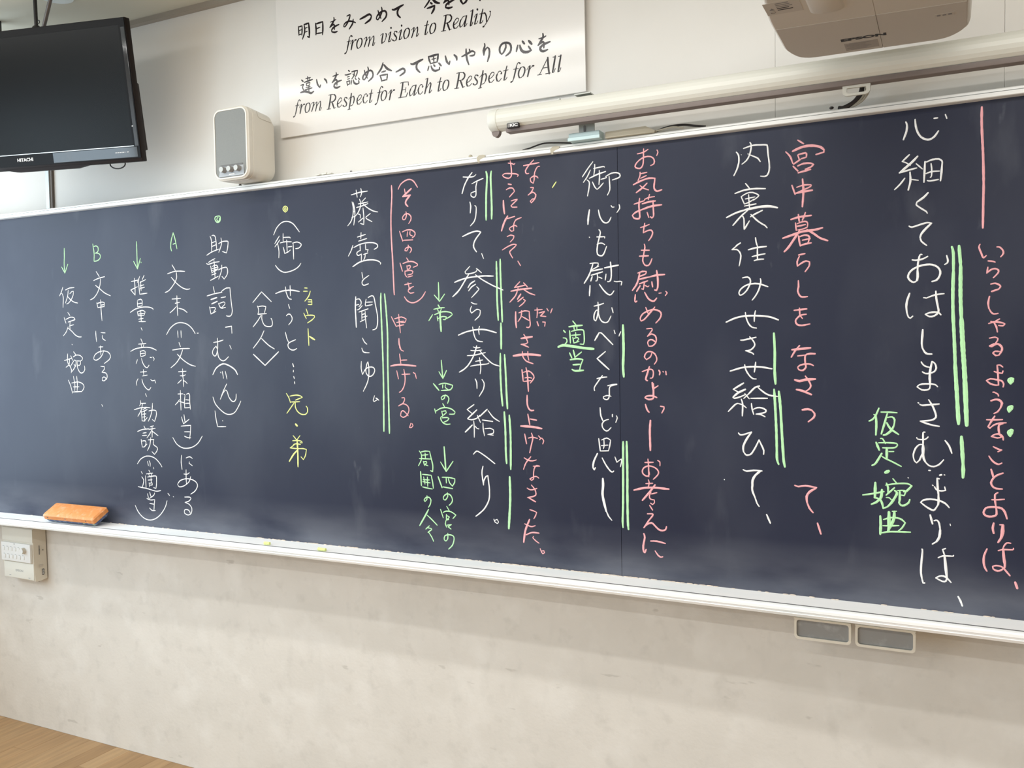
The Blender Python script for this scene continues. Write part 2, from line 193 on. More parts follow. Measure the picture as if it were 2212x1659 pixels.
fujitsubo|w|writing|藤=1:-3349,4051 -3288,4061 -3226,4064;1:-3311,4078 -3304,4033;1:-3275,4084 -3270,4056 -3280,4033;1:-3287,4019 -3279,4000;1:-3242,4023 -3269,4002;1:-3298,3991 -3224,3997;1:-3301,3973 -3311,3969 -3262,3978 -3224,3987;1:-3279,4001 -3282,3970 -3300,3938 -3323,3916;1:-3265,3992 -3229,3962 -3185,3938 -3153,3930;1:-3344,4008 -3336,3974 -3339,3927 -3355,3888 -3381,3862;1:-3335,4003 -3326,3960 -3325,3919 -3335,3863;1:-3335,3946 -3326,3947;1:-3348,3911 -3327,3916;1:-3262,3963 -3257,3904 -3259,3861 -3283,3869;1:-3300,3929 -3284,3923 -3284,3903;1:-3299,3879 -3264,3901;1:-3208,3925 -3241,3906 -3239,3896 -3197,3874|壺=1:-3309,3787 -3248,3799;1:-3281,3813 -3284,3775;1:-3301,3761 -3239,3773;1:-3345,3738 -3360,3705 -3382,3673;1:-3339,3724 -3289,3741 -3235,3747 -3187,3743 -3161,3730 -3163,3713 -3186,3703;1:-3291,3738 -3290,3701;1:-3288,3704 -3315,3692 -3315,3679 -3305,3672 -3282,3680 -3284,3637;1:-3250,3737 -3249,3705 -3230,3704 -3237,3691;1:-3266,3676 -3233,3684;1:-3254,3675 -3256,3659 -3267,3639;1.2:-3350,3605 -3300,3629 -3247,3639 -3198,3639 -3157,3629 -3139,3616 -3142,3610|と=1:-3282,3566 -3276,3529;1:-3229,3545 -3270,3522 -3283,3502 -3271,3485 -3234,3493|聞=1.3:-3333,3416 -3338,3345 -3334,3226;1:-3332,3399 -3307,3402 -3293,3384 -3295,3367 -3310,3354;1:-3331,3364 -3310,3368;1:-3325,3334 -3311,3337 -3285,3360;1:-3255,3398 -3262,3366 -3259,3356 -3209,3363;1:-3254,3379 -3207,3379;1:-3239,3408 -3212,3418 -3196,3408 -3185,3357 -3174,3303 -3172,3255 -3183,3215 -3210,3206;1:-3311,3320 -3241,3338;1:-3289,3320 -3290,3269;1:-3264,3322 -3263,3282 -3256,3220;1:-3289,3303 -3268,3309;1:-3290,3286 -3250,3293;1:-3303,3259 -3269,3272|こ=1:-3289,3157 -3275,3132 -3257,3118;1:-3296,3094 -3287,3073 -3271,3066 -3240,3064|ゆ=1:-3302,3011 -3304,2964 -3295,2929 -3270,2963 -3241,2975 -3212,2972 -3202,2953 -3217,2926 -3242,2916 -3262,2929 -3270,2953 -3261,2994 -3252,3008 -3247,2980 -3247,2929 -3260,2878 -3292,2823|maru=1:-3208,2797 -3218,2768 -3212,2759 -3185,2773 -3199,2782;1:-3193,2782 -3177,2768
lineP|p|underline|line=1.2:-3048,4082 -3047,4019 -3056,3905 -3058,3806 -3055,3706 -3051,3620 -3046,3436 -3043,3417
sononomiya|p|writing|paren=1:-3000,4054 -2982,4082 -2946,4102 -2915,4105 -2888,4091 -2862,4053|そ=1:-2955,4052 -2950,4024;1.5:-2907,4049 -2968,4007 -2914,4011 -2945,3981 -2948,3961 -2933,3945|の=1:-2948,3914 -2944,3896 -2954,3870 -2970,3868 -2973,3882 -2955,3900 -2932,3901 -2913,3883 -2915,3861 -2930,3842|四=1:-2997,3800 -2975,3739;1:-2976,3795 -2946,3804 -2911,3802 -2886,3784 -2891,3764 -2908,3754;1:-2940,3794 -2943,3765;1:-2921,3794 -2923,3775 -2904,3765;1:-2971,3744 -2903,3742|の=1:-2937,3713 -2935,3699 -2947,3678 -2961,3681 -2957,3693 -2933,3702 -2916,3692 -2916,3678 -2926,3665|宮=1:-2950,3636 -2937,3617;1:-2998,3608 -2982,3558;1:-2977,3604 -2939,3613 -2904,3611 -2874,3595 -2874,3586 -2903,3577;1:-2950,3589 -2946,3567;1:-2946,3587 -2928,3589 -2924,3581 -2934,3568 -2948,3568;1:-2964,3558 -2963,3537 -2953,3522;1:-2960,3557 -2925,3560 -2906,3552 -2914,3538 -2945,3533;1:-2945,3520 -2910,3526|を=1:-2968,3475 -2919,3482;1:-2944,3487 -2937,3457 -2938,3444 -2924,3450;1:-2904,3462 -2937,3450 -2944,3434 -2928,3422 -2903,3425|paren=1:-2972,3402 -2953,3378 -2922,3364 -2887,3368 -2848,3391 -2821,3426
moshiage|p|writing|申=1:-3070,3284 -3036,3223;1:-3047,3270 -2995,3280 -2962,3266 -2972,3247 -3000,3247;1:-3033,3247 -2980,3254;1:-3032,3225 -2980,3232;1:-3016,3296 -3012,3241 -3006,3184|し=1.3:-3018,3148 -3017,3115 -3006,3083;1:-3015,3096 -3004,3079 -2986,3071|上=1:-3016,3054 -3008,2996;1:-3004,3016 -2963,3017;1.4:-3082,2981 -3014,2989 -2900,2980|げ=1:-3039,2951 -3028,2902;1:-3002,2929 -2943,2931;1:-2987,2960 -2979,2909 -2986,2862 -3006,2829 -3024,2819;1:-2919,2941 -2907,2932;1:-2907,2936 -2898,2904|る=1:-3007,2785 -2988,2786 -2986,2776 -2998,2752 -3031,2735 -2997,2749 -2965,2736 -2956,2709 -2971,2679 -2999,2665 -3018,2675 -3012,2700 -2994,2704 -2963,2676|maru=1:-2944,2630 -2955,2604 -2941,2604 -2929,2616 -2936,2628
kikoyuline|g|underline|line=1.4:-3143,3431 -3146,3372 -3143,3238 -3140,3085 -3139,2871 -3144,2576|line=1.4:-3116,3425 -3106,3304 -3101,3170 -3104,3002 -3104,2766 -3103,2564
mikado|g|arrow|mark=1:-2729,3478 -2728,3367;1:-2760,3404 -2723,3365 -2688,3407|帝=1.2:-2734,3343 -2721,3324;1:-2765,3319 -2720,3326 -2691,3326;1:-2739,3318 -2733,3305;1:-2712,3322 -2720,3302;1:-2774,3287 -2801,3252;1:-2760,3287 -2713,3301 -2675,3302 -2645,3294 -2638,3283 -2657,3270 -2680,3261;1:-2742,3275 -2738,3249;1:-2736,3263 -2706,3274 -2679,3271 -2685,3255 -2700,3256;1.6:-2722,3305 -2721,3259 -2717,3186
yonnomiyaA|g|arrow|mark=1:-2720,3014 -2712,2906;1:-2738,2945 -2711,2904 -2685,2952|四=1.2:-2778,2873 -2740,2833;1:-2740,2868 -2700,2876 -2644,2864 -2659,2838 -2725,2832;1:-2713,2867 -2714,2847;1:-2694,2867 -2696,2851 -2678,2839|の=1:-2697,2807 -2705,2785 -2721,2777 -2726,2789 -2713,2800 -2686,2802 -2672,2783 -2682,2756|宮=1:-2716,2754 -2703,2733;1:-2773,2721 -2766,2695;1:-2764,2708 -2730,2725 -2692,2730 -2654,2721 -2632,2705 -2638,2692 -2670,2691;1:-2724,2708 -2717,2681;1:-2719,2707 -2696,2711 -2692,2699 -2712,2684;1:-2717,2679 -2731,2671 -2729,2654 -2716,2637;1:-2720,2668 -2689,2671 -2674,2665 -2686,2652 -2714,2640;1:-2713,2635 -2690,2629 -2667,2632
shuui|g|writing|周=1:-2888,2462 -2873,2440 -2876,2406 -2896,2372;1:-2875,2456 -2846,2463 -2815,2462 -2806,2426 -2794,2377 -2796,2339 -2810,2345;1:-2866,2437 -2827,2442;1:-2847,2451 -2845,2418;1:-2888,2416 -2808,2416;1:-2861,2400 -2852,2374;1:-2855,2397 -2839,2400 -2836,2391 -2851,2381 -2828,2374|囲=1.2:-2882,2336 -2878,2251;1:-2870,2320 -2807,2317 -2798,2277 -2793,2238;1:-2861,2305 -2852,2261;1:-2834,2305 -2833,2249;1:-2865,2287 -2821,2288;1:-2866,2275 -2815,2270;1:-2870,2243 -2832,2237 -2801,2234|の=1:-2840,2191 -2841,2168 -2855,2154 -2861,2163 -2848,2179 -2825,2181 -2812,2166 -2818,2139 -2831,2120|人=1.3:-2831,2107 -2855,2067 -2896,2004;1:-2841,2071 -2809,2047 -2772,2015|々=1:-2827,2007 -2853,1985;1:-2841,1994 -2814,1991 -2811,1985 -2838,1966;1:-2834,1968 -2812,1940 -2799,1914
yonnomiyaB|g|arrow|mark=1.3:-2712,2494 -2703,2348;1:-2739,2401 -2701,2345 -2652,2409|四=1.2:-2758,2311 -2732,2246;1:-2730,2309 -2681,2310 -2642,2304 -2644,2282 -2659,2260;1:-2702,2307 -2701,2276;1:-2687,2304 -2678,2277 -2658,2259;1:-2726,2251 -2658,2244|の=1:-2696,2218 -2693,2197 -2709,2173 -2722,2175 -2723,2192 -2698,2211 -2672,2202 -2661,2176 -2669,2156 -2685,2142|宮=1:-2702,2134 -2685,2109;1:-2746,2114 -2728,2064;1:-2727,2096 -2708,2105 -2674,2104 -2639,2086 -2660,2064;1:-2705,2086 -2706,2051;1:-2701,2078 -2684,2071 -2704,2051 -2690,2056;1:-2709,2048 -2714,2027 -2705,2008;1:-2703,2020 -2672,2026 -2695,2011 -2675,1999|の=1:-2698,1972 -2699,1939 -2712,1923 -2724,1931 -2719,1954 -2692,1963 -2662,1959 -2655,1940 -2667,1902 -2694,1876
narite|w|writing|な=1:-2547,4083 -2509,4078 -2476,4079 -2462,4089;1.2:-2487,4103 -2513,4075 -2539,4034 -2556,3988;1:-2490,4038 -2455,4051 -2414,4062;1:-2454,4049 -2463,4020 -2464,3970 -2479,3959 -2497,3970 -2496,3986 -2464,3994|り=1.2:-2505,3934 -2500,3910 -2504,3871;1:-2473,3911 -2464,3901 -2467,3854 -2478,3821 -2504,3796|て=1.2:-2558,3738 -2505,3756 -2461,3763 -2436,3755 -2469,3719 -2483,3695 -2485,3670 -2467,3643|comma=1:-2433,3631 -2421,3601|参=1:-2513,3562 -2546,3532 -2539,3519 -2503,3520 -2473,3528 -2466,3539;1:-2470,3547 -2452,3533 -2437,3520;1.2:-2618,3473 -2576,3486 -2521,3496 -2431,3501 -2359,3497;1.3:-2521,3516 -2551,3475 -2589,3425 -2632,3389;1:-2477,3511 -2431,3479 -2360,3441 -2298,3414;1.3:-2482,3475 -2511,3460 -2528,3437;1.2:-2477,3455 -2504,3441 -2524,3419;1:-2470,3441 -2454,3426 -2469,3411 -2505,3379|ら=1:-2509,3352 -2490,3342 -2470,3340;1:-2507,3328 -2516,3305 -2507,3288 -2471,3309 -2449,3302 -2453,3274 -2485,3246|せ=1.2:-2599,3161 -2546,3179 -2480,3190 -2419,3189 -2346,3170;1:-2502,3207 -2497,3178 -2488,3146 -2471,3125 -2437,3119;1:-2456,3210 -2462,3190 -2459,3162|奉=1:-2499,3090 -2482,3084 -2455,3086;1:-2517,3070 -2490,3067 -2443,3071;1:-2541,3039 -2491,3042 -2420,3056;1.2:-2477,3096 -2494,3047 -2528,2993 -2562,2961 -2597,2942;1:-2457,3067 -2422,3030 -2376,2992 -2327,2976;1:-2486,3005 -2439,3013;1:-2521,2977 -2477,2984 -2412,2989 -2398,2995;1:-2460,3026 -2452,2973 -2457,2932|り=1.1:-2491,2902 -2481,2881 -2480,2846;1:-2446,2899 -2432,2878 -2437,2843 -2466,2800|給=1:-2502,2751 -2549,2721 -2518,2699;1.3:-2484,2720 -2546,2668;1:-2546,2665 -2520,2661 -2484,2671 -2465,2689;1:-2481,2688 -2461,2647;1.3:-2465,2682 -2414,2725;1:-2409,2717 -2375,2678 -2336,2655;1:-2506,2654 -2503,2617 -2504,2558;1.4:-2516,2630 -2564,2587;1:-2497,2624 -2485,2611 -2472,2608;1.1:-2448,2661 -2379,2654;1:-2444,2644 -2443,2609 -2435,2568;1:-2432,2610 -2398,2614 -2375,2605 -2377,2586 -2413,2577;1:-2409,2577 -2377,2574|へ=1.1:-2512,2457 -2491,2476 -2470,2470 -2423,2443 -2370,2407|り=1.2:-2449,2389 -2457,2349 -2448,2278 -2446,2301 -2432,2327 -2418,2335 -2412,2284 -2409,2252 -2413,2194 -2443,2140 -2481,2105 -2503,2089|maru=1:-2383,2080 -2376,2064 -2360,2056 -2353,2066 -2362,2080 -2376,2074
narilineL|g|underline|line=1.5:-2395,4098 -2389,4066 -2397,3958 -2400,3822
narilineR|g|underline|line=1.5:-2361,4097 -2366,4064 -2364,3986 -2362,3892 -2364,3826
mairalineL|g|underline|line=1.4:-2338,3579 -2337,3449 -2337,3355 -2332,3242
mairalineR|g|underline|line=1.4:-2313,3591 -2313,3510 -2310,3385 -2306,3232
shortline|g|underline|line=1.6:-2315,3224 -2315,3146 -2316,3077
hogolineL|g|underline|line=1.5:-2322,3050 -2324,2941 -2319,2815 -2313,2747
hogolineR|g|underline|line=1.5:-2295,3042 -2290,2941 -2286,2816 -2282,2731
kyulineL|g|underline|line=1.6:-2303,2711 -2298,2607 -2297,2480 -2293,2412
kyulineR|g|underline|line=1.6:-2271,2693 -2265,2576 -2266,2450 -2267,2379
endline|g|underline|line=1.9:-2275,2334 -2274,2204 -2286,2033
naru|p|writing|な=1:-2155,4107 -2116,4110 -2058,4114;1:-2092,4132 -2119,4109 -2143,4078 -2137,4061 -2123,4061;1:-2055,4093 -2069,4091 -2086,4063 -2090,4021 -2096,4003 -2111,4014 -2114,4032 -2093,4043 -2073,4038 -2066,4029|る=1:-2113,3981 -2094,3979 -2108,3956 -2129,3940 -2101,3954 -2081,3938 -2089,3915 -2109,3895 -2116,3905 -2102,3916 -2090,3915
youninatte|p|writing|よ=1:-2251,4132 -2228,4127 -2216,4121 -2209,4125;1:-2238,4144 -2232,4096 -2233,4057 -2251,4046 -2278,4055 -2289,4067 -2274,4075 -2236,4071 -2202,4066 -2188,4058 -2194,4051|う=1.2:-2253,4014 -2234,4009;1:-2266,3983 -2245,3991 -2224,3987 -2214,3969 -2247,3940|に=1.5:-2286,3923 -2285,3886 -2280,3848;1:-2236,3917 -2215,3921 -2198,3923;1:-2198,3920 -2238,3890 -2229,3881 -2200,3879|な=1:-2276,3819 -2251,3821 -2215,3828;1.5:-2261,3833 -2283,3799 -2301,3753;1:-2174,3818 -2210,3806 -2223,3779 -2223,3748 -2239,3746 -2251,3760 -2244,3768 -2214,3777 -2202,3768|っ=1:-2265,3717 -2243,3724 -2222,3718 -2227,3702 -2247,3685|て=1:-2298,3643 -2258,3662 -2226,3671 -2207,3667 -2220,3654 -2244,3637 -2251,3625 -2233,3594|comma=1:-2200,3574 -2184,3548|参=1:-2190,3456 -2224,3425 -2186,3430 -2155,3436;1:-2166,3449 -2143,3426;1.3:-2247,3405 -2186,3413 -2116,3416;1:-2201,3421 -2218,3379 -2255,3343;1:-2167,3412 -2131,3390 -2096,3377;1.4:-2185,3386 -2206,3358;1.2:-2170,3367 -2203,3345;1:-2168,3356 -2156,3348 -2170,3333 -2195,3316|内=1.3:-2219,3286 -2220,3242 -2216,3197;1:-2199,3280 -2161,3290 -2133,3286 -2132,3255 -2128,3209 -2138,3195 -2152,3197;1:-2181,3292 -2185,3257 -2205,3231;1:-2178,3258 -2136,3235|さ=1.6:-2187,3134 -2117,3142;1:-2170,3157 -2153,3130 -2145,3110 -2160,3102 -2188,3100 -2164,3093 -2140,3083|せ=1.7:-2238,3035 -2175,3042 -2117,3041 -2068,3036;1:-2180,3059 -2179,3034 -2159,3006 -2114,2989;1:-2146,3059 -2146,3034 -2140,3009|申=1.2:-2185,2955 -2178,2890;1:-2177,2940 -2142,2947 -2119,2932 -2109,2910 -2133,2879;1:-2167,2908 -2147,2912 -2123,2907;1:-2173,2888 -2130,2893;1.2:-2159,2967 -2151,2926 -2146,2832|し=1.3:-2155,2809 -2154,2755 -2143,2730 -2129,2722 -2114,2724|上=1.2:-2152,2701 -2141,2642;1.2:-2137,2674 -2098,2668;1.6:-2198,2632 -2131,2630 -2066,2621|げ=1.2:-2174,2587 -2163,2532;1:-2151,2564 -2125,2570 -2094,2564;1.1:-2131,2593 -2123,2565 -2133,2524 -2144,2480;1:-2087,2579 -2072,2564 -2081,2557;1:-2067,2567 -2055,2552 -2061,2534|な=1:-2180,2450 -2155,2437 -2127,2434 -2103,2441;1:-2137,2458 -2169,2420 -2185,2383;1:-2123,2404 -2083,2406 -2104,2408 -2118,2387 -2122,2353 -2122,2331 -2136,2322 -2146,2330 -2118,2344 -2101,2345 -2089,2337|さ=1:-2164,2276 -2144,2267 -2119,2271 -2102,2278;1:-2137,2295 -2116,2273 -2108,2245 -2120,2232 -2162,2221;1.2:-2158,2222 -2112,2200|っ=1:-2149,2152 -2122,2146 -2106,2139 -2113,2120 -2124,2102|た=1:-2183,2068 -2157,2058 -2137,2055 -2116,2062;1.5:-2152,2095 -2179,2030 -2191,1961;1.2:-2174,2005 -2137,2021 -2093,2021;1:-2129,1999 -2133,1991 -2114,1975 -2094,1963|maru=1:-2087,1932 -2079,1913 -2071,1904 -2060,1911 -2064,1922 -2081,1919
dai|p|writing|だ=1:-2099,3292 -2052,3294;1:-2084,3304 -2082,3278 -2086,3249;1:-2072,3275 -2038,3283;1:-2038,3280 -2064,3258 -2030,3254;1:-2023,3298 -2015,3285;1:-1991,3296 -2000,3274|い=1.2:-2085,3226 -2077,3204;1:-2051,3224 -2034,3222 -2038,3200
tick|y|writing|line=1:-1956,3997 -1979,3968
gyoshin|w|writing|御=1:-1737,4084 -1766,4051 -1799,4009;1:-1752,4041 -1770,4007 -1793,3979;1:-1772,3990 -1759,3977 -1760,3950 -1770,3903;1:-1726,4069 -1727,4041 -1732,4012;1:-1732,4047 -1678,4052 -1670,4048;1.2:-1758,3997 -1713,4013 -1664,4024;1:-1700,4034 -1699,3997 -1703,3959;1:-1691,3985 -1659,3990 -1663,3998;1:-1740,3975 -1727,3947 -1714,3933 -1698,3944 -1678,3964;1:-1660,3999 -1632,4011 -1604,4012 -1584,4003 -1583,3988 -1598,3981 -1626,3975;1:-1644,3997 -1642,3962 -1641,3924 -1655,3897|心=1.5:-1760,3827 -1767,3786 -1770,3749;1.1:-1708,3822 -1699,3783 -1682,3756 -1663,3748 -1647,3756 -1636,3777;1:-1635,3839 -1628,3830 -1618,3830;1:-1589,3840 -1586,3821 -1602,3799|も=1:-1719,3677 -1673,3675 -1674,3667;1:-1718,3637 -1702,3642 -1686,3640 -1674,3632;1.1:-1706,3715 -1698,3699 -1712,3647 -1718,3612 -1716,3583 -1697,3573 -1681,3581 -1663,3622;1:-1763,3679 -1761,3677|慰=1:-1761,3535 -1735,3537 -1713,3535 -1713,3524 -1724,3512;1:-1747,3502 -1710,3518;1.2:-1743,3534 -1755,3499 -1771,3465 -1796,3429;1.2:-1753,3494 -1688,3502;1.2:-1754,3471 -1688,3486;1:-1720,3478 -1717,3459 -1721,3440 -1729,3439;1.4:-1749,3463 -1757,3440;1:-1711,3459 -1692,3451;1.3:-1676,3507 -1638,3512 -1597,3517;1.2:-1642,3536 -1638,3493 -1639,3452 -1647,3433 -1659,3432;1.1:-1668,3473 -1673,3441;1.3:-1762,3415 -1766,3360;1.1:-1707,3419 -1683,3386 -1658,3363 -1640,3361 -1624,3380;1:-1622,3432 -1608,3429 -1586,3430 -1578,3426 -1582,3410|む=1.1:-1740,3302 -1713,3307 -1684,3315;1.1:-1717,3323 -1715,3285 -1722,3244 -1731,3221 -1741,3230 -1740,3256 -1729,3277 -1719,3280 -1713,3270;1:-1716,3276 -1710,3241 -1695,3217 -1673,3210 -1657,3218 -1643,3245;1.1:-1637,3290 -1630,3263|べ=1.4:-1738,3115 -1713,3155;1.1:-1713,3155 -1699,3154 -1668,3124 -1634,3090;1:-1626,3168 -1620,3150;1:-1588,3159 -1598,3136|く=1.2:-1677,3053 -1726,3015 -1692,2985 -1657,2955|な=1.1:-1728,2905 -1702,2911 -1670,2914;1.1:-1696,2922 -1721,2890 -1744,2857 -1743,2839;1:-1666,2866 -1643,2872 -1613,2875;1:-1613,2873 -1646,2866 -1657,2851 -1657,2818 -1662,2797 -1675,2790 -1691,2797 -1692,2806 -1675,2812 -1656,2812 -1648,2808|ど=1.1:-1712,2746 -1708,2701 -1694,2670;1:-1664,2682 -1686,2675 -1701,2657 -1698,2636 -1684,2621 -1668,2620 -1650,2638;1.2:-1641,2710 -1641,2698;1:-1618,2703 -1613,2691 -1622,2667|思=1.2:-1722,2575 -1714,2509;1:-1705,2568 -1675,2580 -1653,2568 -1659,2535 -1666,2510;1.1:-1714,2507 -1666,2510;1:-1692,2570 -1691,2537 -1696,2520;1:-1707,2537 -1669,2541;1.5:-1731,2492 -1753,2447 -1758,2414 -1750,2402 -1744,2413;1.2:-1703,2469 -1683,2433 -1658,2401 -1645,2394 -1637,2400;1:-1629,2478 -1618,2449 -1604,2460 -1593,2468 -1591,2455 -1598,2426|し=2:-1701,2355 -1700,2315 -1704,2270 -1696,2225 -1683,2175;1.1:-1684,2181 -1670,2149 -1651,2128
tekitou|g|writing|適=1.3:-1923,3173 -1913,3162;1:-1927,3132 -1909,3129 -1903,3113 -1913,3099 -1924,3091;2:-1956,3082 -1929,3091 -1870,3084 -1805,3074 -1746,3068;1.2:-1867,3224 -1849,3203;1.3:-1890,3193 -1849,3197 -1811,3199;1:-1861,3193 -1858,3174;1:-1843,3194 -1843,3176;1:-1876,3167 -1843,3174 -1807,3173 -1801,3154 -1800,3112 -1805,3094 -1825,3096;1.2:-1887,3171 -1884,3137 -1883,3103;1:-1876,3145 -1822,3148;1:-1851,3161 -1850,3135;1:-1868,3134 -1862,3102;1:-1860,3128 -1840,3132 -1832,3123 -1844,3111;1:-1862,3102 -1831,3111|当=1.2:-1889,3048 -1876,3021;1.3:-1866,3062 -1856,3022;1:-1817,3052 -1838,3037 -1858,3022;1.3:-1885,3010 -1845,3015 -1813,3011 -1810,3007;1:-1810,3007 -1823,2980 -1831,2947;1.4:-1868,2982 -1829,2984;1.5:-1875,2956 -1856,2948 -1807,2951
singleline|g|underline|line=1.9:-1575,3194 -1573,3061 -1577,2973 -1573,2915
shilineL|g|underline|line=1.6:-1581,2563 -1582,2486 -1585,2248 -1589,2128 -1587,2094
shilineR|g|underline|line=1.7:-1561,2564 -1559,2398 -1560,2279 -1559,2130 -1556,2086
okimochi|p|writing|お=1:-1484,4098 -1451,4102 -1425,4115;1:-1449,4120 -1451,4063 -1455,4035 -1470,4020 -1494,4027 -1495,4042 -1475,4063 -1445,4077 -1412,4076 -1393,4060 -1393,4037 -1411,4029;1:-1376,4106 -1371,4094 -1378,4077|気=1.1:-1470,4000 -1470,3983 -1481,3958;1:-1467,3992 -1432,3996;1:-1467,3968 -1436,3979;1.2:-1508,3938 -1467,3954 -1422,3964 -1388,3960 -1393,3929 -1393,3907 -1381,3893 -1367,3893 -1352,3897;1.2:-1432,3939 -1459,3916 -1492,3895;1:-1471,3931 -1453,3915 -1424,3903|持=1:-1505,3835 -1472,3843 -1447,3849;1.2:-1474,3863 -1478,3823 -1474,3765 -1485,3756 -1506,3762 -1515,3777 -1496,3792 -1457,3804;1:-1447,3855 -1423,3863 -1392,3865;1:-1419,3879 -1426,3853;1.2:-1460,3833 -1424,3840 -1388,3842;1.4:-1458,3804 -1409,3816 -1354,3819;1.1:-1400,3845 -1399,3802 -1398,3765 -1407,3754 -1415,3761;1:-1433,3786 -1424,3758|ち=1:-1470,3709 -1446,3714 -1422,3722;1:-1447,3730 -1452,3704 -1455,3680 -1434,3689 -1413,3691 -1404,3678 -1411,3656 -1426,3637|も=1:-1468,3589 -1423,3586;1.2:-1478,3558 -1429,3557;1:-1451,3620 -1447,3604 -1456,3558 -1460,3532 -1448,3509 -1430,3506 -1418,3519 -1409,3541|慰=1.1:-1488,3469 -1463,3476 -1441,3475 -1444,3463 -1461,3456;1.3:-1477,3473 -1485,3436 -1497,3407 -1519,3378;1.2:-1482,3450 -1448,3460;1.2:-1485,3434 -1446,3442 -1420,3445;1.2:-1479,3412 -1434,3425;1.1:-1452,3417 -1458,3381 -1467,3384;1.4:-1476,3401 -1495,3373;1:-1449,3402 -1434,3394 -1427,3398;1.2:-1411,3419 -1407,3392;1.4:-1416,3447 -1380,3453 -1341,3454;1.4:-1384,3477 -1378,3431 -1379,3388 -1386,3372 -1395,3375;1.2:-1503,3355 -1506,3321 -1501,3315 -1495,3320;1.2:-1451,3365 -1432,3332 -1414,3319 -1399,3317 -1385,3332;1:-1372,3357 -1360,3358;1:-1336,3366 -1327,3357 -1338,3343|め=1:-1446,3285 -1431,3248;1.1:-1396,3285 -1430,3247 -1454,3222 -1472,3213 -1477,3228 -1463,3251 -1429,3267 -1399,3272 -1370,3262 -1361,3245 -1370,3222 -1391,3201|る=1:-1442,3171 -1415,3173 -1412,3163 -1438,3131 -1416,3143 -1395,3133 -1389,3113 -1395,3093 -1413,3079 -1431,3079 -1437,3097 -1428,3111 -1410,3112 -1391,3096|の=1:-1415,3040 -1423,3021 -1444,3007 -1456,3022 -1444,3045 -1423,3050 -1399,3038 -1388,3015 -1390,2998 -1402,2982|が=1:-1469,2943 -1433,2955 -1412,2952 -1407,2934 -1412,2911 -1425,2908;1.4:-1429,2969 -1442,2929 -1450,2902 -1441,2895;1.3:-1377,2950 -1371,2939 -1374,2926;1:-1355,2943 -1352,2941;1.2:-1339,2944 -1337,2927|よ=1.5:-1414,2884 -1408,2839;1:-1382,2868 -1403,2853;1.3:-1408,2879 -1408,2821 -1410,2800 -1434,2794 -1455,2803 -1446,2812 -1413,2814 -1390,2805;1:-1382,2867 -1403,2856|い=1.3:-1453,2768 -1444,2739 -1433,2726;1.1:-1370,2759 -1351,2756 -1351,2745 -1363,2723|bou=1.5:-1426,2682 -1430,2628 -1429,2570 -1428,2522|お=1.2:-1459,2455 -1413,2458;1:-1388,2469 -1376,2461 -1376,2441;1:-1442,2474 -1439,2438 -1438,2379;1:-1438,2413 -1435,2392 -1447,2381 -1468,2391 -1474,2408 -1465,2426 -1438,2438 -1404,2430 -1385,2412 -1388,2392 -1413,2367|考=1:-1455,2341 -1417,2345;1:-1441,2363 -1436,2345 -1442,2323;1.5:-1522,2302 -1466,2317 -1406,2322 -1328,2319;1.5:-1404,2337 -1436,2295 -1475,2250;1:-1427,2296 -1436,2275 -1430,2259 -1409,2256 -1408,2241 -1419,2230 -1429,2237;1.1:-1424,2287 -1394,2296|え=1.1:-1435,2225 -1419,2201;1.1:-1448,2178 -1422,2180 -1418,2172 -1441,2142 -1468,2102;1.3:-1468,2102 -1453,2120 -1426,2131 -1411,2121 -1387,2099 -1366,2094 -1348,2101 -1343,2117|に=1.4:-1469,2069 -1464,2049 -1473,2003 -1471,1971 -1464,1966 -1457,1984;1.2:-1431,2032 -1396,2034 -1350,2026;1.1:-1407,1981 -1391,1959 -1376,1950 -1365,1953
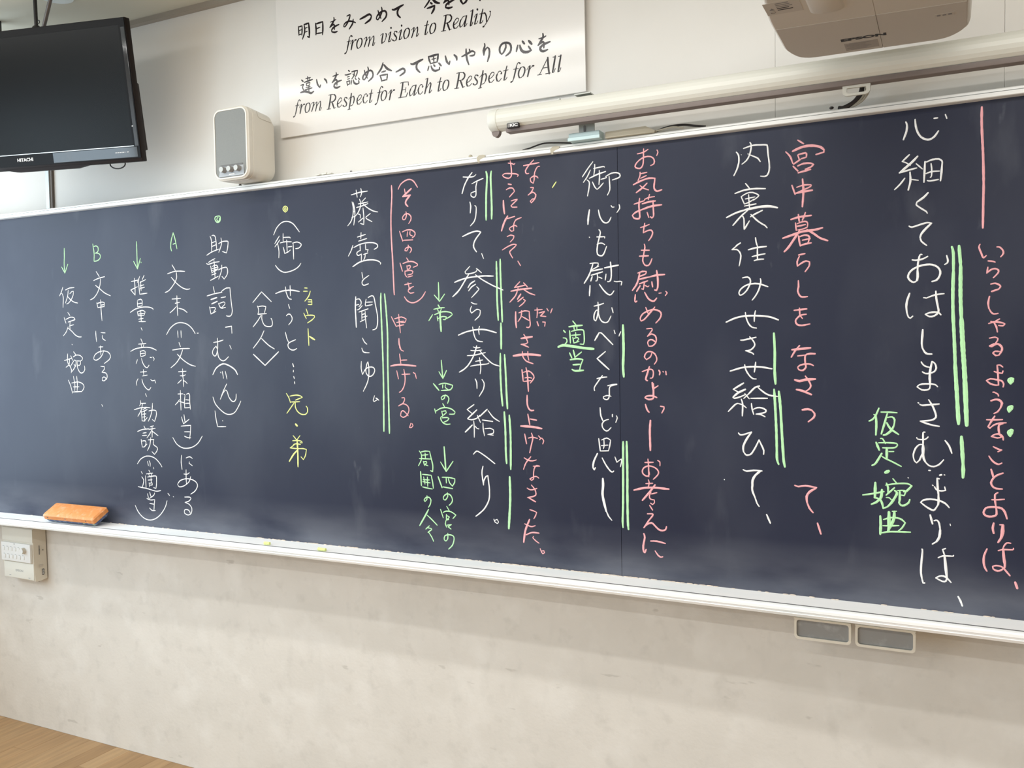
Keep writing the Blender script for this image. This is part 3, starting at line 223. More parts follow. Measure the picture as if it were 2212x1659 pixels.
dairi|w|writing|内=1.2:-963,4048 -952,4031 -951,3995 -961,3961 -976,3932;1.1:-927,4062 -882,4072 -842,4070 -816,4067 -810,4058 -806,4014 -801,3971 -802,3939 -811,3918 -825,3913 -844,3916;1.1:-895,4088 -888,4070 -898,4025 -914,4000 -935,3985;1.1:-894,4026 -871,4014 -856,4005 -845,3988;1:-905,4033 -904,4031;0.6:-939,4033 -938,4031|裏=1.1:-918,3887 -899,3862;1.2:-971,3842 -927,3854 -877,3857 -821,3852;1:-940,3823 -924,3785;1:-940,3823 -912,3838 -883,3839 -857,3826 -856,3816 -880,3800;1:-919,3810 -872,3816;1:-924,3785 -901,3792 -877,3805;1:-903,3830 -899,3763;1.1:-924,3775 -867,3781;1.7:-921,3756 -883,3761 -840,3765 -797,3763 -763,3753;1.3:-1014,3725 -965,3745 -918,3756;1.2:-907,3753 -942,3725 -982,3683;1.1:-937,3729 -927,3712 -926,3660 -923,3661 -900,3699;1.1:-892,3730 -858,3695 -818,3666;1.2:-836,3746 -872,3731 -894,3719;1.1:-926,3674 -925,3661 -900,3698;1.1:-826,3674 -813,3658|住=1.3:-945,3592 -966,3580;1:-959,3582 -988,3561 -963,3560 -949,3546 -943,3528 -947,3499 -952,3477;1.1:-870,3613 -867,3591 -861,3571;1.2:-906,3555 -867,3563 -817,3566;1.1:-861,3570 -861,3506;1.1:-887,3520 -856,3526 -824,3530;1.2:-877,3499 -856,3504 -831,3504|み=1.1:-935,3416 -911,3419 -898,3408 -897,3387 -914,3353 -935,3333 -948,3329 -954,3341 -944,3360 -920,3377 -891,3384 -856,3383 -810,3366;1.1:-847,3407 -845,3391 -856,3350 -874,3319 -888,3302|せ=1.3:-1019,3195 -974,3214 -930,3223 -880,3224 -828,3220 -794,3213 -760,3199;1.1:-922,3241 -918,3214 -906,3184 -889,3166 -867,3161;1.1:-872,3248 -877,3222 -878,3195|さ=1.2:-947,3102 -933,3102 -898,3109 -870,3115;1.1:-901,3118 -884,3098 -876,3080 -881,3066 -898,3051 -922,3048 -904,3042 -887,3035 -882,3029|せ=1.3:-1000,2945 -946,2961 -899,2967 -844,2965 -792,2956;1.1:-927,2977 -921,2951 -905,2924 -887,2907 -870,2905;1.2:-872,2990 -875,2962 -879,2940|給=1.4:-933,2884 -985,2852;1:-985,2852 -958,2837;1.6:-924,2852 -961,2834 -985,2813;1.2:-987,2811 -979,2806 -955,2812 -929,2823;1:-927,2830 -905,2805;1.4:-854,2869 -876,2862 -908,2829;1:-908,2829 -932,2806;1.1:-861,2862 -835,2840 -807,2824 -765,2818;1.1:-897,2807 -815,2808;1.2:-945,2802 -938,2777 -940,2717;1.2:-962,2780 -976,2774 -1011,2738;1:-962,2780 -938,2773 -920,2758;1.1:-894,2781 -891,2754 -883,2726;1.1:-885,2751 -865,2760 -842,2759 -823,2749 -824,2739 -839,2733 -871,2727 -847,2725 -827,2715|ひ=1.2:-960,2629 -951,2620 -933,2622 -894,2636;1.5:-894,2635 -918,2601 -936,2562 -935,2535;1.2:-935,2535 -924,2519 -910,2518 -895,2526 -874,2561 -857,2597 -845,2571 -834,2545 -835,2525|て=1.2:-937,2442 -919,2435 -884,2441 -843,2440;1.7:-849,2440 -875,2418 -890,2390 -891,2354;1.1:-1034,2387 -1033,2385;1.5:-891,2382 -892,2340 -878,2302;1.2:-878,2302 -868,2273 -858,2259|comma=1.4:-821,2220 -803,2178
saseline|g|underline|line=1.7:-782,3133 -778,3038 -779,2950 -775,2881
tamaiL|g|underline|line=1.6:-782,2853 -777,2768 -772,2650 -770,2562 -769,2503 -761,2478
tamaiR|g|underline|line=1.7:-759,2843 -751,2754 -745,2636 -739,2534 -736,2493 -731,2467
kyuchu|p|writing|宮=1.2:-665,4072 -638,4052;1.1:-722,4022 -701,3997 -689,3963;1.6:-689,4021 -657,4033 -624,4039 -588,4036 -559,4026 -543,4011;1.2:-543,4011 -544,4000 -580,3993;1:-665,4000 -657,3975;1.2:-662,4002 -629,4006 -624,3998 -625,3985 -649,3980;1.3:-654,3977 -665,3970 -685,3958;1.2:-687,3948 -665,3923;1.2:-665,3947 -638,3956 -605,3954 -591,3946 -605,3935 -630,3927;1.2:-663,3914 -605,3924|中=1.2:-693,3856 -678,3811;1:-670,3844 -638,3852 -604,3850 -605,3842 -646,3826 -677,3815;1.4:-674,3816 -644,3820 -598,3823;1.3:-643,3881 -639,3823 -644,3748|暮=1.3:-698,3690 -658,3699 -603,3702;1.2:-663,3711 -659,3678;1.2:-630,3718 -636,3700 -644,3683;1:-677,3669 -673,3635;1:-669,3667 -644,3675 -625,3674 -619,3662 -621,3648;1:-669,3655 -630,3660;1:-677,3672 -672,3635;1:-621,3656 -622,3646 -647,3638 -666,3636;1:-667,3653 -630,3660;1.5:-737,3601 -685,3616 -644,3627 -589,3631 -551,3638;1.5:-658,3631 -686,3590 -711,3554 -730,3535;1.3:-622,3634 -592,3614 -562,3590 -527,3575;1.2:-662,3607 -659,3582 -654,3558;1.1:-659,3602 -636,3609 -617,3605 -611,3593 -619,3568;1.1:-644,3585 -608,3590;1.2:-654,3559 -630,3566 -603,3569|ら=1.3:-662,3514 -633,3519;1.1:-659,3507 -669,3483 -668,3460 -650,3473 -628,3483 -611,3477 -613,3457 -632,3431|し=1.1:-664,3389 -663,3359 -667,3339 -658,3316 -645,3308 -621,3309|を=1.2:-684,3244 -659,3246 -625,3249;1:-659,3254 -656,3221;1:-659,3241 -657,3221 -645,3203;1.1:-627,3223 -653,3219 -670,3205 -678,3191 -670,3174 -648,3169 -610,3175|な=1.5:-695,3050 -651,3054 -607,3058;1.2:-659,3070 -681,3043 -698,3014;1.5:-587,3029 -607,3030 -623,3027;1:-668,3019 -631,3023;1.1:-623,3029 -633,3016 -632,2982 -629,2964 -643,2948 -662,2951 -668,2963 -657,2973 -632,2979 -607,2978 -594,2971|さ=1.6:-682,2901 -659,2895 -632,2902 -585,2905;1.1:-632,2920 -615,2895 -606,2872 -615,2855 -629,2846;1.5:-674,2853 -646,2847 -604,2829|っ=1.6:-646,2753 -621,2757 -602,2752;1.2:-604,2753 -589,2736 -593,2716 -618,2695|て=1.2:-683,2376 -666,2371 -633,2377 -580,2371;1.5:-583,2368 -613,2348 -627,2324 -625,2295;1.3:-625,2295 -614,2267 -597,2246|comma=1.4:-576,2195 -560,2143
kokoro|w|writing|心=1.3:-183,4097 -178,4081 -180,4055 -188,4031 -193,4017;1.3:-144,4103 -141,4071 -133,4043 -119,4020 -99,4007 -82,4005 -63,4016 -47,4039;1.3:-65,4098 -51,4098;1.1:-19,4109 -13,4091|細=1.2:-168,3945 -198,3917;1:-198,3917 -182,3910 -164,3896;1.5:-133,3934 -162,3905 -210,3866;1.2:-210,3866 -170,3875 -137,3881;1:-139,3901 -113,3874;1.3:-165,3865 -163,3824 -172,3784;1.2:-187,3839 -207,3813 -230,3791;1:-159,3831 -130,3824;1.3:-102,3906 -106,3813;1.2:-96,3904 -72,3912 -45,3912 -32,3901 -31,3891;1.3:-31,3891 -35,3838 -38,3813;1:-77,3894 -74,3869 -75,3837 -80,3833;1.1:-98,3851 -74,3858 -43,3857;1.1:-92,3819 -81,3816 -47,3819|く=1.5:-89,3763 -107,3744 -135,3725;1.1:-135,3725 -138,3714 -132,3706 -112,3690 -96,3678 -92,3670|て=1.2:-168,3617 -156,3611 -119,3621 -92,3627 -74,3623;1.5:-74,3623 -97,3601 -116,3578 -121,3562;1.2:-121,3562 -116,3543 -94,3523|お=1.2:-154,3460 -138,3457 -109,3462 -90,3472;1.2:-114,3482 -122,3481 -130,3444 -132,3404;1.9:-132,3409 -131,3382 -134,3365;1.3:-137,3361 -148,3356 -163,3365 -172,3381 -167,3400 -151,3417 -123,3430 -94,3435 -70,3433 -48,3421 -37,3401 -40,3380 -52,3362 -71,3356;1.2:-11,3471 -6,3450 -8,3438 -19,3431|は=1.4:-165,3306 -176,3270 -179,3243 -176,3215;1.2:-176,3215 -170,3196 -161,3190 -152,3199;1.1:-106,3283 -98,3282;1.1:-96,3280 -71,3290 -47,3296 -21,3298;1.2:-55,3311 -53,3278 -46,3238 -44,3214 -61,3198 -81,3195 -98,3206 -81,3213 -59,3215 -43,3212 -34,3202|し=1.4:-109,3135 -111,3105 -113,3072 -110,3050;1.3:-110,3050 -100,3031 -88,3023 -71,3022|ま=1.1:-115,2986 -105,2971 -90,2963 -74,2960;1.1:-110,2940 -97,2932 -80,2933 -60,2941 -52,2958 -58,2979 -70,2988;1.5:-70,2987 -78,2941 -79,2908 -77,2881;1.1:-77,2881 -79,2864 -90,2856 -112,2856 -132,2870 -122,2880 -97,2884 -70,2883 -55,2880 -46,2871|さ=1.1:-128,2796 -125,2794;1.2:-120,2788 -109,2784 -80,2787 -40,2791;1.2:-83,2810 -65,2778 -52,2738 -57,2724 -74,2715 -118,2710 -89,2699 -64,2692 -39,2688|む=1:-133,2633 -132,2629;1.1:-130,2626 -116,2624 -96,2626 -85,2637;1.2:-99,2659 -106,2656 -106,2624 -106,2597;2:-106,2597 -106,2547;1.1:-110,2601 -123,2599 -138,2582 -147,2554 -146,2535;1.2:-14,2623 3,2598 14,2565;1.1:-147,2540 -142,2523 -133,2514 -121,2527;1.4:-121,2527 -106,2564;1.8:-106,2580 -106,2558;1.6:-106,2558 -103,2536 -96,2520;1.1:-96,2520 -81,2504 -61,2500 -42,2508 -30,2520 -20,2533|よ=1.1:-66,2413 -63,2411;1.1:-57,2406 -49,2393 -29,2388 -11,2392 -15,2408;1.3:-38,2444 -46,2446 -44,2405 -40,2364;1.6:-41,2367 -40,2342 -42,2323;1.2:-42,2323 -56,2299 -68,2297 -93,2311 -115,2329 -103,2341 -73,2347 -39,2343 -12,2331 4,2313|り=1.5:-75,2273 -65,2232;1.2:-58,2247 -46,2250 -37,2236 -32,2201;1.7:-33,2206 -36,2173 -48,2150;1.2:-48,2150 -65,2137|は=1.3:-109,2109 -107,2099 -112,2038 -113,1996 -108,1966;1.4:-108,1966 -104,1950 -98,1950;1.1:-40,2075 -21,2085 22,2088 23,2092;1.2:-10,2121 -22,2115 -14,2089;1.8:-14,2089 -8,2021 -4,1985;1.2:-4,1985 -8,1969 -23,1966 -50,1979 -35,1989 -18,1991 -3,1983 13,1965|comma=1.5:43,1902 53,1882 60,1861|specks=1.2:-81,2481 -75,2481;1.6:-35,2461 -29,2463;1:-17,2464 -15,2463;0.8:8,2237 10,2230;0.8:-170,2442 -168,2441
lineP2|p|underline|line=1.35:127,4122 127,4042 133,3912 136,3781 135,3703 134,3586
ohashiL|g|underline|line=1.7:10,3509 16,3481 17,3396|line=1.9:17,3401 15,3316 16,3209 21,3102 26,2968|line=2.2:25,2982 32,2861 41,2701
ohashiR|g|underline|line=1.9:39,3512 46,3421|line=2.1:46,3426 46,3288 50,3182|line=2.6:50,3187 57,3048 65,2915 74,2696
muline|g|underline|line=2.2:53,2643 56,2587 60,2519|line=2.2:60,2522 61,2479 60,2456
katei|g|writing|仮=1.2:-297,2767 -310,2734 -324,2714 -340,2705;1:-319,2737 -314,2734;1.3:-310,2731 -308,2689 -310,2640;1.1:-287,2749 -252,2749 -218,2747;1.2:-260,2742 -272,2696 -286,2645;1.1:-258,2724 -239,2727 -228,2714 -231,2686;1.4:-231,2686 -244,2661 -265,2643 -276,2640;1.3:-262,2699 -247,2672 -211,2645|定=1.1:-289,2623 -280,2622 -268,2600;1.5:-309,2604 -295,2568;1:-298,2602 -259,2604 -221,2602 -215,2594 -224,2583 -247,2579 -280,2579;1.8:-262,2579 -262,2529;1:-252,2562 -232,2563;1.4:-284,2552 -300,2522 -313,2501 -326,2493;1:-284,2539 -269,2529 -241,2516 -199,2494|dot=2.4:-267,2462 -254,2469|婉=1.8:-312,2411 -313,2370 -314,2339;1.1:-368,2348 -324,2357 -274,2370;2:-283,2378 -285,2350 -290,2335;1.5:-290,2335 -308,2317 -329,2306;1.4:-316,2339 -292,2332 -282,2313 -277,2290;1.2:-263,2411 -256,2391 -256,2363;1:-267,2401 -221,2411 -173,2414 -154,2404;1:-235,2434 -219,2414;1.4:-154,2404 -175,2379 -188,2375;1.2:-264,2354 -228,2391;1.5:-227,2378 -217,2368 -223,2351 -241,2319 -259,2298;1.2:-259,2298 -276,2290;1:-264,2342 -251,2342 -242,2333;1:-214,2379 -185,2381 -178,2376 -186,2356 -198,2358;1.5:-205,2373 -205,2338 -208,2321;1.3:-208,2321 -200,2310 -185,2310 -167,2324 -162,2339|曲=1.7:-290,2251 -288,2208 -290,2165;1.1:-275,2236 -246,2247 -215,2248 -195,2241 -181,2227 -195,2202 -210,2187;2:-252,2273 -252,2200 -255,2184;1.8:-228,2278 -231,2241 -246,2206 -254,2186;1:-237,2278 -219,2280;1.1:-278,2206 -246,2208 -209,2212;1.1:-284,2171 -246,2180 -159,2185
irassharu|p|writing|い=1:123,3513 119,3500 128,3474 135,3454 140,3453 148,3461;1:190,3497 201,3495 213,3481 215,3466 205,3452|ら=1.1:156,3437 174,3434 183,3430;1:155,3409 151,3383 167,3397 183,3401 196,3394 195,3381 177,3361|っ=1:167,3333 184,3336 200,3328 205,3320 198,3309;1.3:198,3309 171,3300|し=1.1:162,3278 157,3249 160,3225;1:160,3225 169,3207 180,3199 196,3201|ゃ=1:160,3157 185,3163 215,3158 223,3153 215,3145 199,3147;1:168,3166 180,3163 194,3171 202,3176;1:178,3165 190,3141 194,3118|る=1:163,3091 185,3095 196,3089 194,3078 181,3059;1.2:181,3065 164,3056 172,3053 190,3065 204,3060 213,3046 210,3030 202,3017;1.1:202,3015 188,3013 177,3024 186,3032 204,3030|よ=1:216,2961 205,2970 194,2969 197,2935 199,2901 200,2880 187,2880 168,2886 152,2900 168,2908 193,2904 212,2899 220,2885 218,2872;1:183,2941 198,2935 214,2933 217,2943|う=1:178,2848 185,2848;1:185,2847 198,2839 200,2831;1.3:171,2809 187,2815 203,2813 214,2799 208,2777;1.1:208,2777 197,2760 183,2752|な=1:154,2723 183,2723 216,2725;1.2:186,2740 174,2719 160,2692 167,2685;1:167,2685 183,2700 206,2709 231,2711;1.2:218,2707 203,2700 202,2677 206,2656;1:206,2656 213,2646 197,2642 173,2648 188,2658 206,2659 218,2649 220,2634|こ=1.1:181,2602 200,2592 214,2588 200,2580;1.1:164,2559 175,2541 189,2528 203,2523 215,2529|と=1.3:173,2499 182,2465;1.1:220,2484 198,2474 182,2459 173,2438 180,2421 194,2413 217,2412|よ=1:177,2361 199,2362 226,2366;1.1:200,2394 189,2384 190,2352 194,2326;1.2:194,2326 196,2297 186,2287 167,2283 151,2288 144,2301 153,2321 171,2327 195,2328 216,2324 229,2307 237,2279|り=1.4:185,2255 181,2232 185,2209;1:209,2249 223,2250;2:221,2248 219,2211 214,2189;1.5:214,2189 203,2169|は=1.2:159,2135 147,2102 146,2069 151,2048 159,2033;1:204,2131 224,2138 260,2140 263,2147;1:252,2169 237,2169 226,2154 222,2141;1.5:223,2141 226,2098 230,2072 229,2056;1.1:229,2056 215,2043 201,2038 185,2045 182,2057 196,2062 215,2060 226,2052;1.3:226,2052 250,2022|comma=1.6:271,1994 279,1968
dot1|g|dot|dot=1.5:249,2912 240,2906 240,2896 247,2887 255,2897 257,2909 249,2912;2:248,2906 250,2897
dot2|g|dot|dot=1.5:251,2787 240,2781 238,2770 242,2761 252,2774 255,2786 251,2787;2:247,2781 244,2770
dot3|g|dot|dot=1.5:250,2681 240,2673 240,2662 247,2652 253,2665 257,2679 250,2681;2:249,2676 247,2663
"""
BRUSH = """
asu|明=1.4:-3813,5199 -3811,5142;1.4:-3812,5195 -3783,5198 -3784,5174 -3787,5139;1.1:-3807,5172 -3790,5174;1.2:-3808,5146 -3787,5147;1.4:-3767,5204 -3762,5174 -3767,5146 -3784,5113;1.7:-3765,5203 -3729,5206 -3725,5158 -3727,5115 -3742,5123;1.1:-3759,5178 -3740,5181;1.1:-3759,5154 -3741,5156|日=1.6:-3673,5195 -3670,5155 -3673,5122;1.6:-3671,5190 -3615,5195 -3616,5152 -3620,5114;1.3:-3665,5160 -3638,5164;1.3:-3670,5129 -3621,5127|を=1.2:-3553,5181 -3529,5184 -3511,5191;1.5:-3526,5206 -3525,5187 -3542,5168 -3560,5149 -3534,5163 -3524,5155 -3525,5130;1.6:-3488,5155 -3522,5148 -3545,5133 -3545,5119 -3523,5112 -3503,5114|み=1.4:-3424,5196 -3400,5201 -3399,5193 -3415,5161 -3440,5134 -3451,5136 -3445,5151 -3419,5162 -3384,5156 -3359,5144;1.5:-3376,5168 -3381,5143 -3409,5113|つ=1.8:-3324,5159 -3291,5167 -3252,5177 -3237,5164 -3246,5144 -3286,5126|め=1.4:-3186,5188 -3179,5166 -3166,5136;1.5:-3159,5202 -3156,5180 -3170,5152 -3189,5131 -3200,5139 -3194,5156 -3169,5173 -3139,5178 -3124,5162 -3129,5138 -3159,5116|て=1.9:-3080,5175 -3065,5171 -2999,5188;1.7:-3025,5178 -3042,5159 -3041,5135 -3023,5116|今=1.5:-2799,5199 -2823,5167 -2848,5144;2:-2797,5195 -2770,5162 -2743,5151;2:-2805,5165 -2794,5156;1.8:-2829,5136 -2809,5138 -2777,5143;2:-2777,5143 -2783,5121 -2799,5101|を=1.3:-2706,5187 -2668,5193;1.6:-2685,5207 -2685,5183 -2700,5162 -2714,5146 -2689,5158 -2677,5146 -2678,5129;1.8:-2639,5153 -2676,5143 -2697,5132 -2701,5118 -2680,5110 -2656,5112|ひ=1.8:-2613,5187 -2578,5189 -2596,5164 -2595,5137 -2582,5117 -2563,5125 -2549,5149 -2541,5174 -2515,5154|comma=2:-2473,5132 -2467,5116
chigai|違=1.8:-3803,4854 -3791,4843;1.2:-3812,4821 -3787,4824 -3798,4806 -3790,4788 -3793,4780;1.8:-3814,4775 -3782,4778 -3749,4768 -3729,4759 -3708,4768;1.2:-3769,4858 -3730,4860;1.2:-3754,4870 -3751,4838;1.1:-3736,4858 -3737,4842;1.4:-3782,4836 -3714,4845;1.2:-3766,4827 -3763,4810;1.2:-3766,4827 -3735,4829 -3739,4812;1.1:-3765,4811 -3739,4812;1.1:-3771,4800 -3734,4803;1.4:-3780,4787 -3720,4792;1.4:-3746,4808 -3747,4774|い=1.7:-3681,4839 -3674,4807 -3657,4785 -3650,4800;1.9:-3618,4834 -3605,4823 -3599,4806|を=1.3:-3550,4840 -3506,4846;1.5:-3523,4860 -3522,4842 -3536,4822 -3557,4801 -3532,4815 -3519,4810 -3520,4781;1.6:-3483,4806 -3517,4800 -3541,4785 -3540,4770 -3518,4764 -3496,4769|認=1.6:-3426,4859 -3418,4852;1.3:-3454,4835 -3441,4833 -3407,4836;1.1:-3437,4819 -3419,4821;1.1:-3436,4805 -3418,4807;1.2:-3443,4792 -3436,4765;1.2:-3442,4791 -3417,4793 -3419,4773;1.1:-3438,4771 -3419,4773;1.3:-3401,4846 -3356,4849 -3360,4831 -3375,4808;1.3:-3380,4840 -3386,4819 -3402,4802;1.1:-3394,4831 -3378,4821;1.3:-3403,4793 -3409,4769;1.6:-3391,4794 -3384,4774 -3364,4765 -3347,4769 -3350,4785;1.3:-3377,4802 -3367,4793;1.5:-3352,4801 -3342,4790|め=1.4:-3304,4842 -3297,4818 -3282,4789;1.5:-3277,4857 -3272,4836 -3286,4804 -3306,4782 -3317,4790 -3313,4808 -3289,4826 -3258,4834 -3241,4819 -3242,4791 -3275,4769|合=1.7:-3161,4865 -3175,4833 -3208,4800;1.9:-3155,4852 -3130,4824 -3100,4808;1.5:-3173,4810 -3143,4813;1.5:-3187,4791 -3180,4776 -3175,4755;1.5:-3183,4791 -3130,4791 -3137,4757;1.4:-3175,4757 -3137,4759|っ=1.7:-3067,4795 -3038,4803 -3018,4808 -3005,4801 -3005,4784 -3039,4768|て=2:-2957,4828 -2941,4823 -2871,4841;1.8:-2900,4832 -2916,4815 -2916,4790 -2894,4767|思=1.6:-2831,4851 -2825,4828 -2816,4806;1.8:-2828,4849 -2761,4854 -2770,4809;1.4:-2795,4848 -2793,4812;1.3:-2807,4831 -2781,4832;1.3:-2814,4807 -2770,4810;1.6:-2829,4793 -2838,4770;1.7:-2814,4792 -2804,4770 -2784,4759 -2755,4763 -2756,4776;1.9:-2795,4796 -2787,4787;1.9:-2759,4801 -2743,4783|い=1.8:-2712,4835 -2703,4801 -2687,4782 -2682,4800;2:-2651,4832 -2636,4817 -2634,4800|や=1.6:-2599,4814 -2566,4823 -2529,4835 -2510,4824 -2517,4809 -2545,4810;1.7:-2547,4848 -2543,4835;1.6:-2569,4853 -2569,4823 -2564,4790 -2553,4760|り=1.6:-2445,4864 -2443,4851 -2453,4826 -2451,4799 -2445,4825 -2427,4840 -2415,4828 -2415,4796 -2428,4759|の=1.6:-2307,4842 -2306,4821 -2322,4794 -2334,4785 -2346,4801 -2345,4827 -2327,4845 -2300,4846 -2279,4835 -2272,4813 -2280,4788 -2307,4772|心=1.8:-2229,4819 -2234,4804 -2239,4786;2:-2216,4817 -2209,4792 -2192,4776 -2165,4772 -2145,4778;1.8:-2145,4778 -2162,4803;2.1:-2199,4837 -2187,4821;2.4:-2159,4833 -2141,4812|を=1.4:-2095,4834 -2072,4835 -2052,4842;1.7:-2070,4858 -2069,4839 -2084,4818 -2101,4798 -2078,4812 -2065,4806 -2066,4779;1.8:-2027,4806 -2061,4799 -2087,4785 -2084,4767 -2067,4760 -2043,4765
"""
GLYPHS = """
f|0.7:61,97 52,105 42,97 34,78;1.1:36,81 25,45 17,20;0.8:17,20 9,4 0,0;1.3:-1,0 2,2;1.2:57,100 59,97;0.55:18,70 49,71
o|1.1:4,56 -8,38 -11,17 -6,2;0.6:-7,3 3,0 19,9;1.1:18,8 28,27 30,48 23,58;0.6:26,56 16,60 2,55
r|0.5:-4,37 5,51 14,58;1.2:16,56 9,32 0,0;0.5:9,27 20,44 33,54;1.2:32,54 40,54
s|1.2:-1,1 2,-3;0.7:0,-2 11,-8 24,-2;1.2:23,-3 27,11 16,26 10,37;0.7:10,37 15,49 27,48;1.1:27,47 32,43
p|0.6:0,0 22,2;1.2:12,4 24,50 34,97;0.5:11,63 23,74 31,80;0.6:31,70 45,79 52,75;1.1:51,77 55,59 47,36;0.6:48,36 36,23 20,21
e|0.6:-7,22 10,29 25,43 26,53;0.7:26,52 19,58 7,53 -6,37;1.2:-5,39 -10,19 -5,3;0.6:-5,4 9,1 25,14
c|1.2:26,45 23,42;0.6:27,45 19,57 7,55 -4,40;1.2:-3,41 -9,25 -4,5;0.6:-5,6 9,1 24,15
t|0.9:18,78 10,55;1.2:11,58 2,22 -3,2;0.6:-3,1 8,3 17,15;0.6:-5,54 25,56
A|0.6:0,0 25,1;0.6:12,1 40,46 66,88;1.3:65,88 67,42 72,-2;0.6:50,0 79,0;0.6:32,34 64,34
l|0.6:3,83 15,83;1.2:18,87 9,45 -1,0;0.6:-1,-1 8,1 16,18
R|0.6:0,0 30,0;1.3:14,1 26,44 35,87;0.6:18,87 43,89 63,85;1.2:63,85 73,72 68,54 54,44;0.6:55,44 26,41;1.3:42,41 57,0;0.5:57,0 70,2
E|0.6:0,0 29,0 56,-1;1.3:14,1 27,43 36,86;0.6:18,87 45,89 75,86;0.7:75,85 76,66;0.5:28,44 54,44;0.6:57,56 50,27;0.8:56,-1 68,21
a|0.6:41,58 32,61 15,58 0,40;1.1:1,43 -8,22 -5,3;0.5:-5,2 10,8 28,34 40,57;1.2:40,60 31,30 23,2;0.6:24,1 34,5 42,16
h|0.5:7,85 25,88;1.2:22,87 11,43 -2,0;0.5:5,21 24,46 38,59;1.1:38,59 44,52 37,28 30,1;0.6:30,0 39,3 48,15
v|0.5:-12,50 -2,57 7,59;1.1:8,57 -1,29 -4,2;0.6:-3,1 17,11 30,37;1:29,35 31,49 28,55
i|0.5:-6,42 3,53 13,58;1.1:14,57 4,28 -4,2;0.6:-4,2 9,3 17,17;1.5:16,84 17,81
m|0.5:-4,47 5,55 15,58;1:17,56 8,27 -4,1;0.5:8,24 22,43 38,56;1:41,54 37,28 27,-1;0.5:35,22 53,44 67,56;1:70,54 70,35 59,0;0.6:59,-1 69,0 77,15
n|0.5:-3,44 10,54 18,57;1:18,56 10,27 -2,0;0.5:10,24 25,43 39,55;1:42,55 43,40 33,2;0.6:33,1 42,4 49,16
y|0.5:5,73 13,80;1:12,79 21,59 22,27;0.6:48,80 46,57 26,26 7,5;1.3:-1,1 3,2;1:46,81 49,79
"""
PLACES = """
vision|f,-3448,4967 r,-3399,4984 o,-3344,4983 m,-3294,4984 v,-3161,4983 i,-3110,4984 s,-3083,4991 i,-3032,4984 o,-2991,4984 n,-2944,4983 t,-2847,4983 o,-2804,4982 R,-2735,4984 e,-2641,4984 a,-2600,4984 l,-2535,4983 i,-2503,4985 t,-2468,4984 y,-2450,4961
respect|f,-3880,4626 r,-3826,4642 o,-3772,4640 m,-3726,4642 R,-3606,4639 e,-3512,4639 s,-3476,4645 p,-3443,4615 e,-3358,4637 c,-3312,4637 t,-3269,4636 f,-3228,4619 o,-3172,4635 r,-3122,4634 E,-3055,4636 a,-2965,4634 c,-2902,4635 h,-2862,4635 t,-2766,4635 o,-2724,4634 R,-2655,4635 e,-2562,4635 s,-2526,4644 p,-2493,4613 e,-2413,4635 c,-2364,4634 t,-2320,4635 f,-2277,4618 o,-2218,4634 r,-2171,4635 A,-2108,4633 l,-2014,4635 l,-1980,4634
"""
WHERE = {
 'kateiL': 'leftmost column', 'bunchu': 'column under the green B', 'suiryo': 'column right of the green B', 'bunmatsu': 'column under the green A', 'jodoshi': 'column below the green dot',
 'keinin': 'short note in angle brackets', 'miseuto': 'column below the yellow dot', 'shouto': 'small reading aid', 'kyodai': 'below the dotted line', 'fujitsubo': 'column left of the long green double line',
 'sononomiya': 'note in round brackets', 'moshiage': 'column right of the long green double line', 'shuui': 'lowest green note', 'mikado': 'uppermost green note', 'yonnomiyaA': 'middle green note',
 'narite': 'column with green side lines', 'naru': 'short column at the top', 'youninatte': 'middle pink column', 'dai': 'tiny reading aid', 'gyoshin': 'column right of the green pair', 'okimochi': 'column right of the middle',
 'dairi': 'column right of the middle', 'kyuchu': 'column under the projector', 'kokoro': 'long column near the right edge', 'irassharu': 'column at the right edge', 'tekitou': 'green pair', 'katei': 'green word of four'}
# ------------------------------------------------------------------ materials
def soft(c): return c
M_ = {}
M_['wall'] = mat('painted_panel', (.80, .78, .745), .55, noise=(3, (.77, .75, .71), .35, .7), bump=(220, .08, .001))
M_['plaster'] = mat('plaster', (.72, .695, .65), .8, noise=(6, (.68, .655, .61), .38, .66), bump=(90, .25, .002))
layer(M_['plaster'], 22, (.58, .56, .52), .56, .75, .5, seed=3)
layer(M_['plaster'], 9, (.80, .785, .75), .5, .7, .5, seed=9)
layer(M_['plaster'], 16, (.42, .40, .36), .71, .745, .4, (.5, 1, 1.5), seed=15, detail=3)
layer(M_['plaster'], 11, (.64, .62, .58), .60, .72, .4, (1.5, 1, .5), seed=25, detail=8)
layer(M_['plaster'], 60, (.30, .29, .26), .745, .79, .6, (1, 1, .45), seed=5)
M_['ceil'] = mat('ceiling_board', (.60, .57, .47), .8)
M_['trim'] = mat('cornice', (.33, .29, .24), .6)
M_['duct'] = mat('duct_metal', (.62, .66, .66), .4, .3)
M_['ductshade'] = mat('duct_shade_strip', (.17, .14, .12), .6)  # dark brown carries the shade on the pale duct's right side
M_['alu'] = mat('aluminium', (.90, .905, .885), .42, .2, noise=(30, (.80, .81, .79), .4, .7, (.02, 1, 1)))
M_['tray'] = mat('tray_aluminium', (.97, .97, .965), .6, .0, spec=.3, noise=(14, (.88, .92, .93), .45, .7, (.3, 1, 1)))
M_['groove'] = mat('groove', (.16, .16, .16), .6)
M_['board'] = mat('board_enamel', (.017, .021, .045), .38, spec=.28, noise=(1.3, (.024, .030, .058), .35, .7))
layer(M_['board'], 2.2, (.085, .095, .125), .50, .78, .4, (1, 1, .5), seed=2)
layer(M_['board'], 7, (.13, .14, .17), .62, .82, .45, (1, 1, .35), seed=7)
layer(M_['board'], 26, (.16, .17, .20), .72, .82, .35, (1, 1, .4), seed=4)
